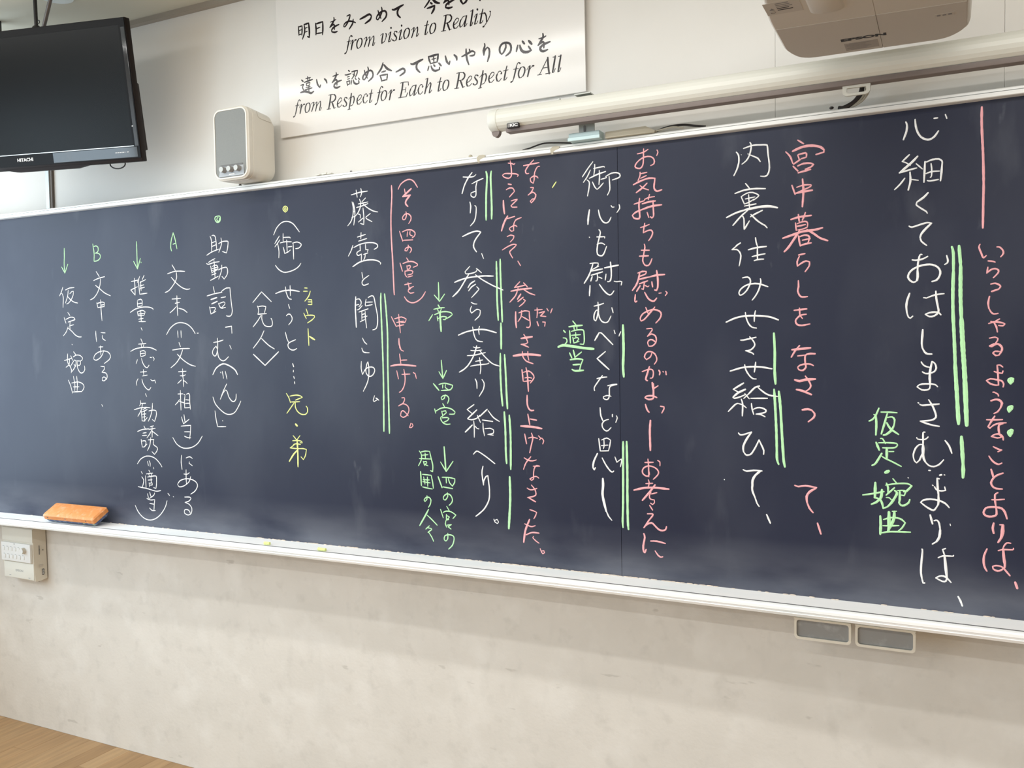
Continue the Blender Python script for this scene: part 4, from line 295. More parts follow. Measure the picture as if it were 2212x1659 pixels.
layer(M_['board'], 5, (.16, .17, .205), .30, .62, .75, (.5, 1, 1.6), seed=11, zmask=(.925, 1.05))
CH = {'w': mat('white_chalk', (.97, .98, .98), .95, spec=.1, noise=(900, (.76, .79, .82), .5, .8)),
      'p': mat('pink_chalk', (.95, .47, .50), .95, spec=.1, noise=(900, (.78, .36, .41), .5, .8)),
      'g': mat('green_chalk', (.55, .95, .53), .95, spec=.1, noise=(900, (.40, .74, .40), .5, .8)),
      'y': mat('yellow_chalk', (.86, .93, .36), .95, spec=.1, noise=(900, (.66, .73, .28), .5, .8))}
M_['ink'] = mat('sign_ink', (.015, .010, .013), .14, spec=.28)
M_['sign'] = mat('sign_laminate', (.82, .80, .775), .14, spec=.5)
M_['signedge'] = mat('sign_edge', (.45, .40, .36), .5)
M_['black'] = mat('black_gloss', (.006, .006, .007), .30, spec=.12)
M_['brownblack'] = mat('tv_side', (.012, .007, .006), .45, spec=.15)
M_['screen'] = mat('tv_glass', (.003, .004, .005), .25, spec=.16)
M_['glosstrim'] = mat('tv_glossy_trim', (.008, .012, .018), .08, spec=.7, coat=.2)
M_['silver'] = mat('silver_line', (.55, .56, .55), .3, .8)
M_['wlogo'] = mat('logo_white', (.75, .75, .75), .5)
M_['blogo'] = mat('logo_black', (.02, .018, .02), .5)
M_['glogo'] = mat('logo_grey', (.25, .24, .23), .5)
M_['cream'] = mat('speaker_cream', (.80, .765, .69), .38)
M_['grille'] = mat('speaker_grille', (.27, .28, .27), .6, noise=(1400, (.20, .21, .205), .45, .55))
M_['panel'] = mat('speaker_panel', (.42, .46, .50), .3)
M_['knob'] = mat('speaker_knob', (.55, .58, .58), .35)
M_['case'] = mat('screen_case', (.80, .80, .735), .36, noise=(8, (.74, .74, .67), .4, .7, (.15, 1, 1)))
M_['slot'] = mat('screen_slot', (.22, .18, .165), .6)
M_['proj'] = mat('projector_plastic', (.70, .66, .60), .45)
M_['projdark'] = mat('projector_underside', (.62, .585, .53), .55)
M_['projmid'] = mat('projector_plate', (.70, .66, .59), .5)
M_['sticker'] = mat('grey_sticker', (.40, .36, .32), .5)
M_['stickerl'] = mat('pale_sticker', (.60, .56, .50), .5)
M_['zinc'] = mat('zinc', (.42, .43, .40), .42, .8)
M_['clip'] = mat('pale_blue_clip', (.55, .70, .72), .4, .2)
M_['cable'] = mat('black_cable', (.015, .012, .012), .45)
M_['cablebeige'] = mat('beige_cable', (.42, .40, .33), .5)
M_['box'] = mat('control_white', (.76, .76, .70), .42)
M_['boxside'] = mat('control_side', (.70, .66, .57), .5)
M_['btn'] = mat('control_button', (.86, .88, .88), .4)
M_['greytxt'] = mat('control_print', (.42, .44, .44), .5)
M_['orange'] = mat('eraser_orange', (.80, .30, .085), .55, noise=(60, (.85, .40, .18), .5, .7))
layer(M_['orange'], 35, (.86, .62, .45), .60, .72, .55, seed=3)
M_['felt'] = mat('eraser_felt', (.10, .13, .24), .95, noise=(80, (.30, .36, .45), .5, .7))
layer(M_['felt'], 60, (.55, .66, .30), .62, .7, .7, seed=3)
M_['putty'] = mat('putty', (.52, .48, .38), .8)
M_['pull'] = mat('drawer_grey', (.27, .27, .265), .5, noise=(40, (.36, .36, .36), .55, .75))
M_['pullframe'] = mat('drawer_frame', (.80, .81, .76), .35, .5)
WOOD = []
for i, c in enumerate(((.40, .245, .115), (.35, .205, .09), (.45, .285, .14), (.385, .23, .105))):
    w = mat('floor_wood_%d' % i, c, .42, noise=(9, tuple(v * .78 for v in c), .35, .65, (6, .5, 1)), bump=(40, .05, .001)); WOOD.append(w)

# ------------------------------------------------------------------ room
YW = 2.33
def yb(x): return 2.2635 - .0075 * (x + 1.25) ** 2
XL, XR, YB_, ZC = -3.9, 3.3, -5.6, 2.753
wf = struct(B().box(XL - .1, XR + .1, YW + .004, YW + .12, 0, ZC + .1).obj('wall_front', M_['plaster']))
px = [XL, -3.165, -.398, .111, 1.0, 2.1, XR]
for a, b in zip(px, px[1:]):
    B().box(a + .0003, b - .0003, YW, YW + .006, 1.6, 2.7355, .0003, 1).obj('wall_panel', M_['wall'], wf)
struct(B().box(XR, XR + .1, YB_ - .1, YW + .12, 0, ZC + .1).obj('wall_right', M_['wall']))
struct(B().box(XL - .1, XR + .1, YB_ - .1, YB_, 0, ZC + .1).obj('wall_back', M_['wall']))
wl = B()
wl.box(XL - .1, XL, YB_ - .1, YW + .12, 0, .75).box(XL - .1, XL, YB_ - .1, YW + .12, 2.55, ZC + .1)
wl.box(XL - .1, XL, 2.08, YW + .12, .75, 2.55)
for y in (.55, -1.55, -3.55): wl.box(XL - .1, XL, y - .12, y + .12, .75, 2.55)
wl.box(XL - .1, XL, YB_ - .1, -5.15, .75, 2.55)
struct(wl.obj('wall_left', M_['wall']))
for k, y in enumerate((1.37, -.5, -2.55, -4.4)):
    w = B(); h = (.70, .92, .87, .74)[k]
    w.box(XL - .07, XL - .03, y - h, y + h, .76, .81).box(XL - .07, XL - .03, y - h, y + h, 2.49, 2.54)
    for q in (-h, -.025, h - .05): w.box(XL - .07, XL - .03, y + q, y + q + .05, .76, 2.54)
    struct(w.obj('window_%d' % (k + 1), M_['alu']))
cl = struct(B().box(XL - .1, XR + .1, YB_ - .1, YW + .12, ZC, ZC + .1).obj('ceiling', M_['ceil']))
B().cyl((-2.712, 2.035, ZC), (-2.712, 2.035, ZC - .004), .055, 28).obj('ceiling_plate', M_['duct'], cl, True)
struct(B().box(XL, XR, YW - .022, YW + .004, 2.7355, ZC).obj('trim_1', M_['trim']))
fl = struct(B().box(XL - .1, XR + .1, YB_ - .1, YW + .12, -.1, -.0105).obj('floor', WOOD[0]))
PW = .0755
i = 0; x = XL
while x < -1.9:
    y = YW + .004 - (0, .31, .62, .17, .48)[i % 5]; y1 = YW + .004
    while y1 > 1.1:
        m = WOOD[random.choice((0, 0, 1, 2, 3, 3))]
        B().box(x + .0003, x + PW - .0003, max(y, 1.0) + .0004, y1 - .0004, -.0105, random.uniform(-.0003, 0), .0005, 1).obj('plank', m, fl)
        y1 = y; y -= .91
        if y1 <= 1.0: break
    x += PW; i += 1
far = B(); far.box(x, XR, YB_, YW + .004, -.0105, -.0002).box(XL, x, YB_, 1.0, -.0105, -.0002)
far.obj('far_boards', WOOD[0], fl)

# ------------------------------------------------------------------ vertical duct left of the board
d = thing('wall_duct', (-3.165, YW, 2.09), 'slim pale metal duct running up the wall under the black television', 'duct')
B().box(-3.1865, -3.1665, YW - .014, YW - .0001, 2.0905, 2.735, .001, 1).obj('duct_cover', M_['duct'], d)
B().box(-3.1665, -3.1555, YW - .010, YW - .0001, 2.0905, 2.735).obj('duct_shade_strip', M_['ductshade'], d)  # dark strip painted for the duct's shaded side and its shadow on the wall

# ------------------------------------------------------------------ chalkboard
X0, X1, SEAM = -3.72, 1.70, -.7985
ZB, ZT = .912, 2.0745
bd = thing('chalkboard', (-1.0, YW, .885), 'wide dark navy curved chalkboard covered in vertical handwriting', 'chalkboard')
def sweep(prof, xa, xb, name, m, parent, n=40, smooth=False):
    """prof: (distance in front of the board surface, z) outline carried along the board's curve"""
    b = B(); rings = []
    for k in range(n + 1):
        x = xa + (xb - xa) * k / n; rings.append([(x, yb(x) - p, z) for p, z in prof])
    return b.loft(rings).obj(name, m, parent, smooth)
for a, b_ in ((X0 + .006, SEAM - .0006), (SEAM + .0006, X1 - .006)):
    sweep([(0, ZB - .02), (0, ZT + .01), (-.018, ZT + .01), (-.018, ZB - .02)], a, b_, 'board_panel', M_['board'], bd, 36)
sweep([(-.021, ZB - .02), (-.021, ZT + .01), (-.0182, ZT + .01), (-.0182, ZB - .02)], SEAM - .05, SEAM + .05, 'seam_backing', M_['groove'], bd, 2)
# top rail: face with a groove one third down
sweep([(-.03, 2.0745), (.0005, 2.0745), (.014, 2.0760), (.016, 2.0775), (.016, 2.0862), (.011, 2.0866), (.011, 2.0878), (.014, 2.0882), (.014, 2.0925), (.012, 2.0945), (-.060, 2.0945)], X0, X1, 'top_rail', M_['alu'], bd)
sweep([(.0100, 2.0864), (.0118, 2.0864), (.0118, 2.0880), (.0100, 2.0880)], X0 + .002, X1 - .002, 'rail_groove', mat('groove_grey', (.30, .30, .29), .6), bd)
# chalk tray: flat shelf, dark slit, rounded lip, hollow underside
sweep([(-.03, .9120), (.0785, .9115), (.0795, .9075), (.0820, .9070), (.0835, .9112), (.0880, .9116), (.0950, .9100), (.0975, .9065), (.0980, .9005), (.0945, .8995), (.0942, .8950), (.0960, .8935), (.0930, .8870), (.0800, .8860), (-.03, .8860)], X0, X1, 'chalk_tray', M_['tray'], bd, smooth=False)
sweep([(.0784, .9080), (.0784, .9117), (.0838, .9117), (.0838, .9080)], X0 + .002, X1 - .002, 'tray_slit', M_['groove'], bd)
for s, xx in ((0, X0 - .014), (1, X1)):
    B().box(xx, xx + .014, yb(xx) - .016, yb(xx) + .05, .886, 2.0945, .002, 1).obj('end_rail', M_['alu'], bd)
for xx in (-3.3, -2.2, -1.1, 0., 1.1):
    for zz in (.95, 1.9): B().box(xx - .02, xx + .02, yb(xx) + .019, YW, zz, zz + .04).obj('wall_spacer', M_['zinc'], bd)
for xa, xb in ((-.336, -.2055), (-.1965, -.066)):
    yy = yb(-.2) - .052; cx = (xa + xb) / 2; w = xb - xa; za, zb_ = .820, .8745; h = zb_ - za
    P = rrect(w, h, .010); Pi = rrect(w - .011, h - .013, .007)
    fr = B(); n = len(P)
    o1 = [fr.bm.verts.new((cx + p[0], yy, (za + zb_) / 2 + p[1])) for p in P]
    i1 = [fr.bm.verts.new((cx + p[0], yy, (za + zb_) / 2 + p[1] - .0005)) for p in Pi]
    i2 = [fr.bm.verts.new((cx + p[0], yy + .006, (za + zb_) / 2 + p[1] - .0005)) for p in Pi]
    o2 = [fr.bm.verts.new((cx + p[0], yy + .016, (za + zb_) / 2 + p[1])) for p in P]
    for r1, r2 in ((o1, i1), (i1, i2), (o2, o1)):
        for k in range(n): fr.bm.faces.new((r1[k], r1[(k + 1) % n], r2[(k + 1) % n], r2[k]))
    fr.bm.faces.new(o2)
    fr.box(xa, xb, yy - .004, yy + .02, zb_ - .004, zb_ - .001)
    fr.box(xa + .004, xb - .004, yy + .002, yy + .05, zb_ - .002, .8865)
    f = fr.obj('drawer', M_['pullframe'], bd, True)
    B().prism(Pi, lambda a, c: (cx + a, yy + .0055, (za + zb_) / 2 + c), lambda a, c: (cx + a, yy + .0075, (za + zb_) / 2 + c)).obj('recessed_panel', M_['pull'], f)

# chalk strokes -------------------------------------------------------------
def parse(s):
    out = []
    for st in s.split(';'):
        w, p = st.split(':'); out.append((float(w), [tuple(float(v) / 2000 for v in q.split(',')) for q in p.split()]))
    return out
def dense(p):
    """split at sharp corners and smooth the rest (Catmull-Rom)"""
    runs = [[p[0]]]
    for i in range(1, len(p)):
        runs[-1].append(p[i])
        if 0 < i < len(p) - 1:
            a = (p[i][0] - p[i - 1][0], p[i][1] - p[i - 1][1]); b = (p[i + 1][0] - p[i][0], p[i + 1][1] - p[i][1])
            la = math.hypot(*a) or 1e-6; lb = math.hypot(*b) or 1e-6
            if (a[0] * b[0] + a[1] * b[1]) / la / lb < .32: runs.append([p[i]])
    res = []
    for r in runs:
        if len(r) < 3:
            L = math.hypot(r[1][0] - r[0][0], r[1][1] - r[0][1]); k = max(2, min(10, int(L / .008)))
            res.append([(r[0][0] + (r[1][0] - r[0][0]) * t / k, r[0][1] + (r[1][1] - r[0][1]) * t / k) for t in range(k + 1)]); continue
        q = [(2 * r[0][0] - r[1][0], 2 * r[0][1] - r[1][1])] + r + [(2 * r[-1][0] - r[-2][0], 2 * r[-1][1] - r[-2][1])]
        o = []
        for i in range(1, len(q) - 2):
            p0, p1, p2, p3 = q[i - 1:i + 3]
            L = math.hypot(p2[0] - p1[0], p2[1] - p1[1]); k = max(2, min(14, int(L / .006)))
            for t in range(k):
                u = t / k
                o.append(tuple(.5 * (2 * p1[c] + (p2[c] - p0[c]) * u + (2 * p0[c] - 5 * p1[c] + 4 * p2[c] - p3[c]) * u * u + (3 * p1[c] - p0[c] - 3 * p2[c] + p3[c]) * u ** 3) for c in (0, 1)))
        o.append(r[-1]); res.append(o)
    return res
def ribbons(strokes, base, place, dome=.0007, jitter=.1, taper=.72, dz=.00001):
    """each stroke a narrow raised ribbon; place(x, z, height) gives the point in space"""
    V = []; Fc = []; lift = 0.
    for w, p in strokes:
        for ln in dense(p):
            lift += dz
            if lift > .0004: lift = 0
            n = len(ln); L = sum(math.hypot(ln[i + 1][0] - ln[i][0], ln[i + 1][1] - ln[i][1]) for i in range(n - 1))
            s = 0; rows = []
            for i, (x, z) in enumerate(ln):
                a = ln[max(i - 1, 0)]; b = ln[min(i + 1, n - 1)]
                tx, tz = b[0] - a[0], b[1] - a[1]; l = math.hypot(tx, tz) or 1e-6; tx /= l; tz /= l
                if i: s += math.hypot(x - ln[i - 1][0], z - ln[i - 1][1])
                e = min(s, L - s); hw = base * w / 2 * (taper + (1 - taper) * min(1, e / .012)) * (1 + random.uniform(-jitter, jitter))
                rows.append((x, z, tx, tz, hw))
            x, z, tx, tz, hw = rows[0]
            pre = [(x - tx * hw * c, z - tz * hw * c, tx, tz, hw * sn) for c, sn in ((.95, .3), (.6, .8))]
            x, z, tx, tz, hw = rows[-1]
            post = [(x + tx * hw * c, z + tz * hw * c, tx, tz, hw * sn) for c, sn in ((.6, .8), (.95, .3))]
            k0 = len(V)
            allr = pre + rows + post
            for x, z, tx, tz, hw in allr:
                V.append(place(x - tz * hw, z + tx * hw, .0003 + lift)); V.append(place(x, z, .0003 + dome + lift)); V.append(place(x + tz * hw, z - tx * hw, .0003 + lift))
            for i in range(len(allr) - 1):
                a = k0 + 3 * i
                Fc += [(a, a + 1, a + 4, a + 3), (a + 1, a + 2, a + 5, a + 4)]
    return V, Fc
def stroke_obj(name, strokes, base, place, m, parent, **k):
    V, Fc = ribbons(strokes, base, place, **k)
    me = bpy.data.meshes.new(name); me.from_pydata(V, [], Fc); me.materials.append(m)
    o = bpy.data.objects.new(name, me); COL.objects.link(o); o.parent = parent; o.matrix_parent_inverse = parent.matrix_world.inverted()
    return o
on_board = lambda x, z, h: (x, yb(x) - h, z)
COLN = {'w': 'white', 'p': 'pink', 'g': 'green', 'y': 'yellow'}
SIGNS = {'paren': ('chalk_bracket', 'round bracket'), 'angle': ('chalk_bracket', 'angle bracket'), 'kagi': ('chalk_bracket', 'corner bracket'), 'dot': ('chalk_dot', 'dot'), 'dots': ('chalk_dots', 'dotted line'),
         'eq': ('chalk_mark', 'equals sign'), 'tick': ('chalk_mark', 'stray tick'), 'comma': ('chalk_mark', 'comma'), 'maru': ('chalk_mark', 'full stop'), 'bou': ('chalk_mark', 'long vertical bar'),
         'specks': ('chalk_specks', 'specks'), 'line': ('chalk_line', 'line beside the writing'), 'mark': ('chalk_arrow', 'arrow')}
for line in CHALK.strip().split('\n'):
    f = line.split('|'); k, c, kind = f[:3]
    if kind == 'underline': f = f[:3] + ['line=' + ';'.join(q.split('=')[1] for q in f[3:])]
    for it in f[3:]:
        ch, s = it.split('=', 1)
        nm, lab = SIGNS.get(ch, ('chalk_character', 'character ' + ch))
        if k in ('bunchuB', 'bunmatsuA') and ch == 'mark': nm, lab = 'chalk_character', 'letter'
        if k == 'tick': nm, lab = 'chalk_mark', 'stray tick near the top'
        o = stroke_obj(nm, parse(s), .0034 if c == 'w' else .0038, on_board, CH[c], bd)
        o['label'] = COLN[c] + ' chalk ' + lab + (', ' + WHERE[k] if k in WHERE else '')
        if ch == 'specks': o['kind'] = 'stuff'

# ------------------------------------------------------------------ wall sign
sg = thing('wall_sign', (-1.45, YW - .012, 2.25), 'glossy off-white school motto sign with black Japanese and English lettering', 'sign')
TILT = .0175                                         # the sign leans a little forward at the top
sf = lambda z: YW - .012 - (z - 2.25) * TILT
sp = B().loft([[(-1.998, sf(z) + d, z), (-.908, sf(z) + d, z), (-.908, sf(z) + d + .005, z), (-1.998, sf(z) + d + .005, z)] for z, d in ((2.2505, .0004), (2.2510, 0), (2.7345, 0), (2.7350, .0004))]).obj('sign_panel', M_['sign'], sg)
B().box(-1.9, -1.85, YW - .0115, YW - .0002, 2.30, 2.34).obj('spacer', M_['signedge'], sg); B().box(-1.05, -1.0, YW - .0115, YW - .0002, 2.30, 2.34).obj('spacer', M_['signedge'], sg)
B().box(-1.9, -1.85, sf(2.65) + .003, YW - .0002, 2.62, 2.66).obj('spacer', M_['signedge'], sg); B().box(-1.05, -1.0, sf(2.65) + .003, YW - .0002, 2.62, 2.66).obj('spacer', M_['signedge'], sg)
on_sign = lambda x, z, h: (x, sf(z) - .0001 - h * .3, z)
for line in BRUSH.strip().split('\n'):
    for it in line.split('|')[1:]:
        ch, s = it.split('=', 1)
        stroke_obj('printed_comma' if ch == 'comma' else 'printed_character', parse(s), .0041, on_sign, M_['ink'], sg, dome=0, jitter=.04, taper=.6)
GL = {l.split('|')[0]: parse(l.split('|')[1]) for l in GLYPHS.strip().split('\n')}
for line in PLACES.strip().split('\n'):
    k, s = line.split('|')
    for it in s.split():
      g, a, b = it.split(','); a = float(a) / 2000; b = float(b) / 2000
      st = [(w, [(a + u, b + v) for u, v in p]) for w, p in GL[g]]
      stroke_obj('printed_letter', st, .0044, on_sign, M_['ink'], sg, dome=0, jitter=0, taper=.85)

# ------------------------------------------------------------------ television
TVa, TVb = math.radians(13.17), math.radians(8.69)
TR = Vector((-2.421, 2.064, 2.644))
ex = Vector((math.cos(TVa), math.sin(TVa), 0)); nn = Vector((math.sin(TVa), -math.cos(TVa), 0))
ez = Vector((0, 0, 1)) * math.cos(TVb) + nn * math.sin(TVb); ey = -(nn * math.cos(TVb) - Vector((0, 0, 1)) * math.sin(TVb))
TM = Matrix(((ex.x, ey.x, ez.x, TR.x), (ex.y, ey.y, ez.y, TR.y), (ex.z, ey.z, ez.z, TR.z), (0, 0, 0, 1)))  # local: x right, y back, z up; origin at the top right front corner
tv = thing('television', tuple(TM @ Vector((-.38, .05, -.46))), 'black flat television hung from the ceiling, tilted down at the left', 'television')
Wt, Ht = .76, .46
b = B().box(-Wt, 0, .0015, .028, -Ht, 0, .004, 2); b.obj('bezel', M_['brownblack'], tv, True, TM)
fb = B(); fb.box(-Wt + .003, -.003, -.0005, .0018, -.024, -.003).box(-Wt + .003, -.027, -.0005, .0018, -Ht + .012, -Ht + .050)
fb.box(-.027, -.003, -.0005, .0018, -Ht + .012, -.024).box(-Wt + .003, -Wt + .027, -.0005, .0018, -Ht + .05, -.024)
fb.obj('front_frame', M_['black'], tv, False, TM)
B().box(-Wt + .027, -.027, .0002, .0019, -Ht + .052, -.024).obj('screen', M_['screen'], tv, False, TM)
B().box(-Wt + .01, -.024, -.0012, .0010, -Ht + .0498, -Ht + .0522).obj('silver_line', M_['silver'], tv, False, TM)
gt = B().box(-.345, -.012, -.0018, .0005, -Ht + .014, -Ht + .0485, .001, 1); gt.obj('glossy_strip', M_['glosstrim'], tv, False, TM)
B().box(-.020, -.005, -.0014, .0006, -Ht + .05, -.03, .001, 1).obj('glossy_strip', M_['glosstrim'], tv, False, TM)
bs = B(); bs.loft([[(-Wt + .04, .028, -Ht + .05), (-.006, .028, -Ht + .035), (-.006, .028, -.20), (-Wt + .04, .028, -.17)],
                   [(-Wt + .06, .062, -Ht + .055), (-.010, .052, -Ht + .04), (-.012, .050, -.205), (-Wt + .06, .062, -.18)]])
bs.obj('back_shell', M_['brownblack'], tv, False, TM)
B().loft([[(-.56, -.001, -Ht + .003), (-.20, -.001, -Ht + .003), (-.20, .02, -Ht + .003), (-.56, .02, -Ht + .003)], [(-.50, .002, -Ht - .008), (-.26, .002, -Ht - .008), (-.26, .018, -Ht - .008), (-.50, .018, -Ht - .008)]]).obj('lower_lip', M_['brownblack'], tv, False, TM)
FT = TM @ Matrix(((1, 0, 0, 0), (0, 0, -1, 0), (0, 1, 0, 0), (0, 0, 0, 1)))
text('brand_lettering', 'HITACHI', FT @ Matrix.Translation((-.459, -Ht + .032, .0012)), .0150, M_['wlogo'], tv, 1.12, .0005)
text('small_lettering', 'Wooo  1080', FT @ Matrix.Translation((-.068, -Ht + .031, .0022)), .0062, M_['wlogo'], tv, 1.0, 0) if False else None
for k in range(6):
    B().box(-.098 + k * .009, -.098 + k * .009 + (.0068 if k != 4 else .003), -.0021, -.0018, -Ht + .0315, -Ht + .0335).obj('small_print', M_['wlogo'], tv, False, TM)
B().box(-.022, -.0175, -.0021, -.0014, -Ht + .1135, -Ht + .1165).obj('small_print', M_['wlogo'], tv, False, TM)
lp = [TM @ Vector((-.118 + .030 * math.cos(math.radians(a)) , .03, -Ht - .001 + .016 * math.sin(math.radians(a)))) for a in range(170, 375, 20)]
B().tube(lp, .0022, 8).obj('hanging_cable', M_['cable'], tv, True)
mt = thing('ceiling_mount', (-2.9, 2.1, ZC), 'dark ceiling pole and strut holding the black television', 'bracket')
A = TM @ Vector((-.372, .040, .0)); 
B().cyl(A, A + Vector((.012, -.01, ZC - A.z)), .006).ball(A + Vector((0, 0, .004)), .016, (1.1, .8, .7)).obj('cable_drop', M_['cable'], mt, True)
A2 = TM @ Vector((-.338, .03, -.005))
B().cyl(A2, A2 + Vector((.066, -.01, ZC - A2.z - .001)), .0065).obj('strut', mat('strut_steel', (.16, .15, .15), .4, .6), mt, True)
B().cyl((-3.10, 2.08, 2.40), (-3.10, 2.08, ZC), .018).box(-3.14, -3.06, 2.0, 2.1, 2.30, 2.42).obj('pole', M_['cable'], mt, True)
ring = [A + Vector((.018 + .0055 * math.cos(a * math.pi / 5), -.004, .022 + .0055 * math.sin(a * math.pi / 5))) for a in range(11)]
B().tube(ring, .0014, 6).obj('ring', M_['cable'], mt, True)

# ------------------------------------------------------------------ speaker on the top rail
zs = 2.0960
spk = thing('speaker', (-2.07, 2.20, zs), 'cream box speaker with grey grille standing on the board top rail', 'speaker')
sx0, sx1, sy0, sy1, sz1 = -2.148, -1.998, 2.165, 2.296, zs + .232
cx, cz = (sx0 + sx1) / 2, (zs + sz1) / 2; sw, sh = sx1 - sx0, sz1 - zs
def ringat(y, w, h, r, dz=0): return [(cx + p[0], y, cz + dz + p[1]) for p in rrect(w, h, r, 6)]
c = B().loft([ringat(sy0 + .001, sw - .016, sh - .016, .022), ringat(sy0 + .001, sw - .006, sh - .006, .027), ringat(sy0 + .004, sw, sh, .030), ringat(sy0 + .018, sw - .0004, sh - .0004, .030), ringat(sy0 + .019, sw - .003, sh - .003, .029), ringat(sy0 + .021, sw - .003, sh - .003, .029), ringat(sy0 + .022, sw, sh, .030), ringat(sy1 - .02, sw - .004, sh - .012, .032, -.001), ringat(sy1 - .004, sw - .012, sh - .028, .034, -.004), ringat(sy1, sw - .03, sh - .05, .03, -.004)])
c.obj('cabinet', M_['cream'], spk, True)
rim = B(); n = 28
o1 = ringat(sy0 - .002, sw - .010, sh - .010, .026); i1 = ringat(sy0 - .002, sw - .019, sh - .019, .022); o2 = ringat(sy0 + .003, sw - .004, sh - .004, .028); i2 = ringat(sy0 + .004, sw - .019, sh - .019, .022)
vv = [[rim.bm.verts.new(p) for p in r] for r in (o2, o1, i1, i2)]
for a, b in zip(vv, vv[1:]):
    for k in range(len(a)): rim.bm.faces.new((a[k], a[(k + 1) % len(a)], b[(k + 1) % len(a)], b[k]))
rim.obj('front_rim', M_['cream'], spk, True)
gp = rrect(sw - .020, sh - .020, .021, 6)
gpl = [(a, b) for a, b in gp]
B().loft([[(cx + a, sy0 - .0006, cz + b) for a, b in gpl], [(cx + a, sy0 + .003, cz + b) for a, b in gpl]]).obj('grille', M_['grille'], spk)
# recessed sloping control panel with three knobs
pz0, pz1 = zs + .012, zs + .044
B().loft([[(cx - .052, sy0 - .0030, pz0), (cx + .056, sy0 - .0030, pz0), (cx + .052, sy0 - .0010, pz1), (cx - .046, sy0 - .0010, pz1)], [(cx - .050, sy0 + .0030, pz0), (cx + .052, sy0 + .0030, pz0), (cx + .048, sy0 + .0030, pz1), (cx - .044, sy0 + .0030, pz1)]]).obj('control_panel', M_['panel'], spk)
B().box(cx - .046, cx + .050, sy0 - .0014, sy0 + .002, pz1, pz1 + .006, .0006, 1).obj('shadow_slot', M_['groove'], spk)
for k in range(3):
    kx = cx - .028 + k * .031; kz = zs + .033
    kb = B().cyl((kx, sy0 - .0010, kz), (kx, sy0 - .017, kz), .0098, 20, .0086).obj('knob', mat('knob_side', (.33, .32, .31), .4), spk, True)
    B().cyl((kx, sy0 - .0171, kz), (kx, sy0 - .0180, kz), .0084, 20).obj('knob_face', M_['knob'], kb, True)
text('brand_lettering', 'TOA', face_y(cx + .003, sy0 - .0011, zs + .017), .0075, M_['wlogo'], spk, 1.4, .0003) if False else B().box(cx - .008, cx + .016, sy0 - .0036, sy0 - .0026, zs + .0155, zs + .0195).obj('small_print', M_['wlogo'], spk)
# moulded line on the visible side
B().tube([(sx1 - .0002, sy0 + .040, sz1 - .014), (sx1 - .0002, sy0 + .047, sz1 - .030), (sx1 - .0004, sy0 + .056, sz1 - .034), (sx1 - .0008, sy1 - .020, sz1 - .036)], .0007, 6).obj('moulded_line', mat('cream_line', (.58, .54, .47), .5), spk, True)

# ------------------------------------------------------------------ roll-up screen
sc = thing('projection_screen', (-.2, 2.2, 2.13), 'long pale cylindrical roll-up screen case above the board', 'projector screen')
yt, zt = 2.2, 2.171
def case_ring(x, s=1.):
    P = []
    for k in range(40):
        a = math.radians(-90 + 360 * (k + .5) / 40); r = .0305 * s
        if k % 2 and abs(math.degrees(a) - 180) < 72: r -= .00035
        P.append((x, yt + math.cos(a) * r, zt + math.sin(a) * r))
    return P
B().loft([case_ring(-1.118), case_ring(.90)]).obj('case', M_['case'], sc, False)
B().loft([case_ring(-1.1450, .80), case_ring(-1.1440, .93), case_ring(-1.1400, 1.02), case_ring(-1.117, 1.03)]).obj('end_cap', M_['case'], sc, True)
B().loft([case_ring(.899, 1.03), case_ring(.925, 1.02), case_ring(.93, .8)]).obj('end_cap', M_['case'], sc, True)
tabp = [(.012 * math.cos(math.radians(a)), .016 * math.sin(math.radians(a))) for a in range(180, 361, 20)]
B().prism([(-.013, .012)] + tabp + [(.013, .012)], lambda a, c_: (-1.128 + a, yt - .008, zt - .030 + c_), lambda a, c_: (-1.128 + a, yt + .006, zt - .030 + c_)).obj('end_tab', M_['slot'], sc, True)
B().box(-1.092, .89, yt - .017, yt + .012, zt - .0395, zt - .027, .002, 2).obj('weight_bar', M_['slot'], sc, True)
B().box(-1.082, -1.047, yt - .0305, yt - .020, zt - .0325, zt - .0195, .001, 1).obj('badge', M_['blogo'], sc)
text('brand_lettering', 'KIC', face_y(-1.0605, yt - .0309, zt - .0262), .0105, M_['wlogo'], sc, 1.45, .0005)
B().loft([[(-1.079, yt - .0308, zt - .0308), (-1.075, yt - .0308, zt - .0308), (-1.073, yt - .0308, zt - .0215), (-1.079, yt - .0308, zt - .0215)], [(-1.079, yt - .0304, zt - .0308), (-1.075, yt - .0304, zt - .0308), (-1.073, yt - .0304, zt - .0215), (-1.079, yt - .0304, zt - .0215)]]).obj('badge_mark', M_['glogo'], sc)
# pull handle: rounded D with an opening
hx, hz = -.193, zt - .0385
outr = [(-.030, 0), (-.030, -.006)] + [(-.019 + .011 * math.cos(math.radians(a)), -.013 + .011 * math.sin(math.radians(a))) for a in range(180, 271, 15)] + [(.019 + .011 * math.cos(math.radians(a)), -.013 + .011 * math.sin(math.radians(a))) for a in range(270, 361, 15)] + [(.030, -.006), (.030, 0)]
inr = [(-.0205, -.0065), (-.0205, -.0085)] + [(-.016 + .005 * math.cos(math.radians(a)), -.0135 + .005 * math.sin(math.radians(a))) for a in range(180, 271, 15)] + [(.016 + .005 * math.cos(math.radians(a)), -.0135 + .005 * math.sin(math.radians(a))) for a in range(270, 361, 15)] + [(.0205, -.0085), (.0205, -.0065)]
hb = B(); vs = []
for pts, yy in ((outr, yt - .012), (inr, yt - .012), (inr, yt - .005), (outr, yt - .005)):
    vs.append([hb.bm.verts.new((hx + a, yy, hz + c_)) for a, c_ in pts])
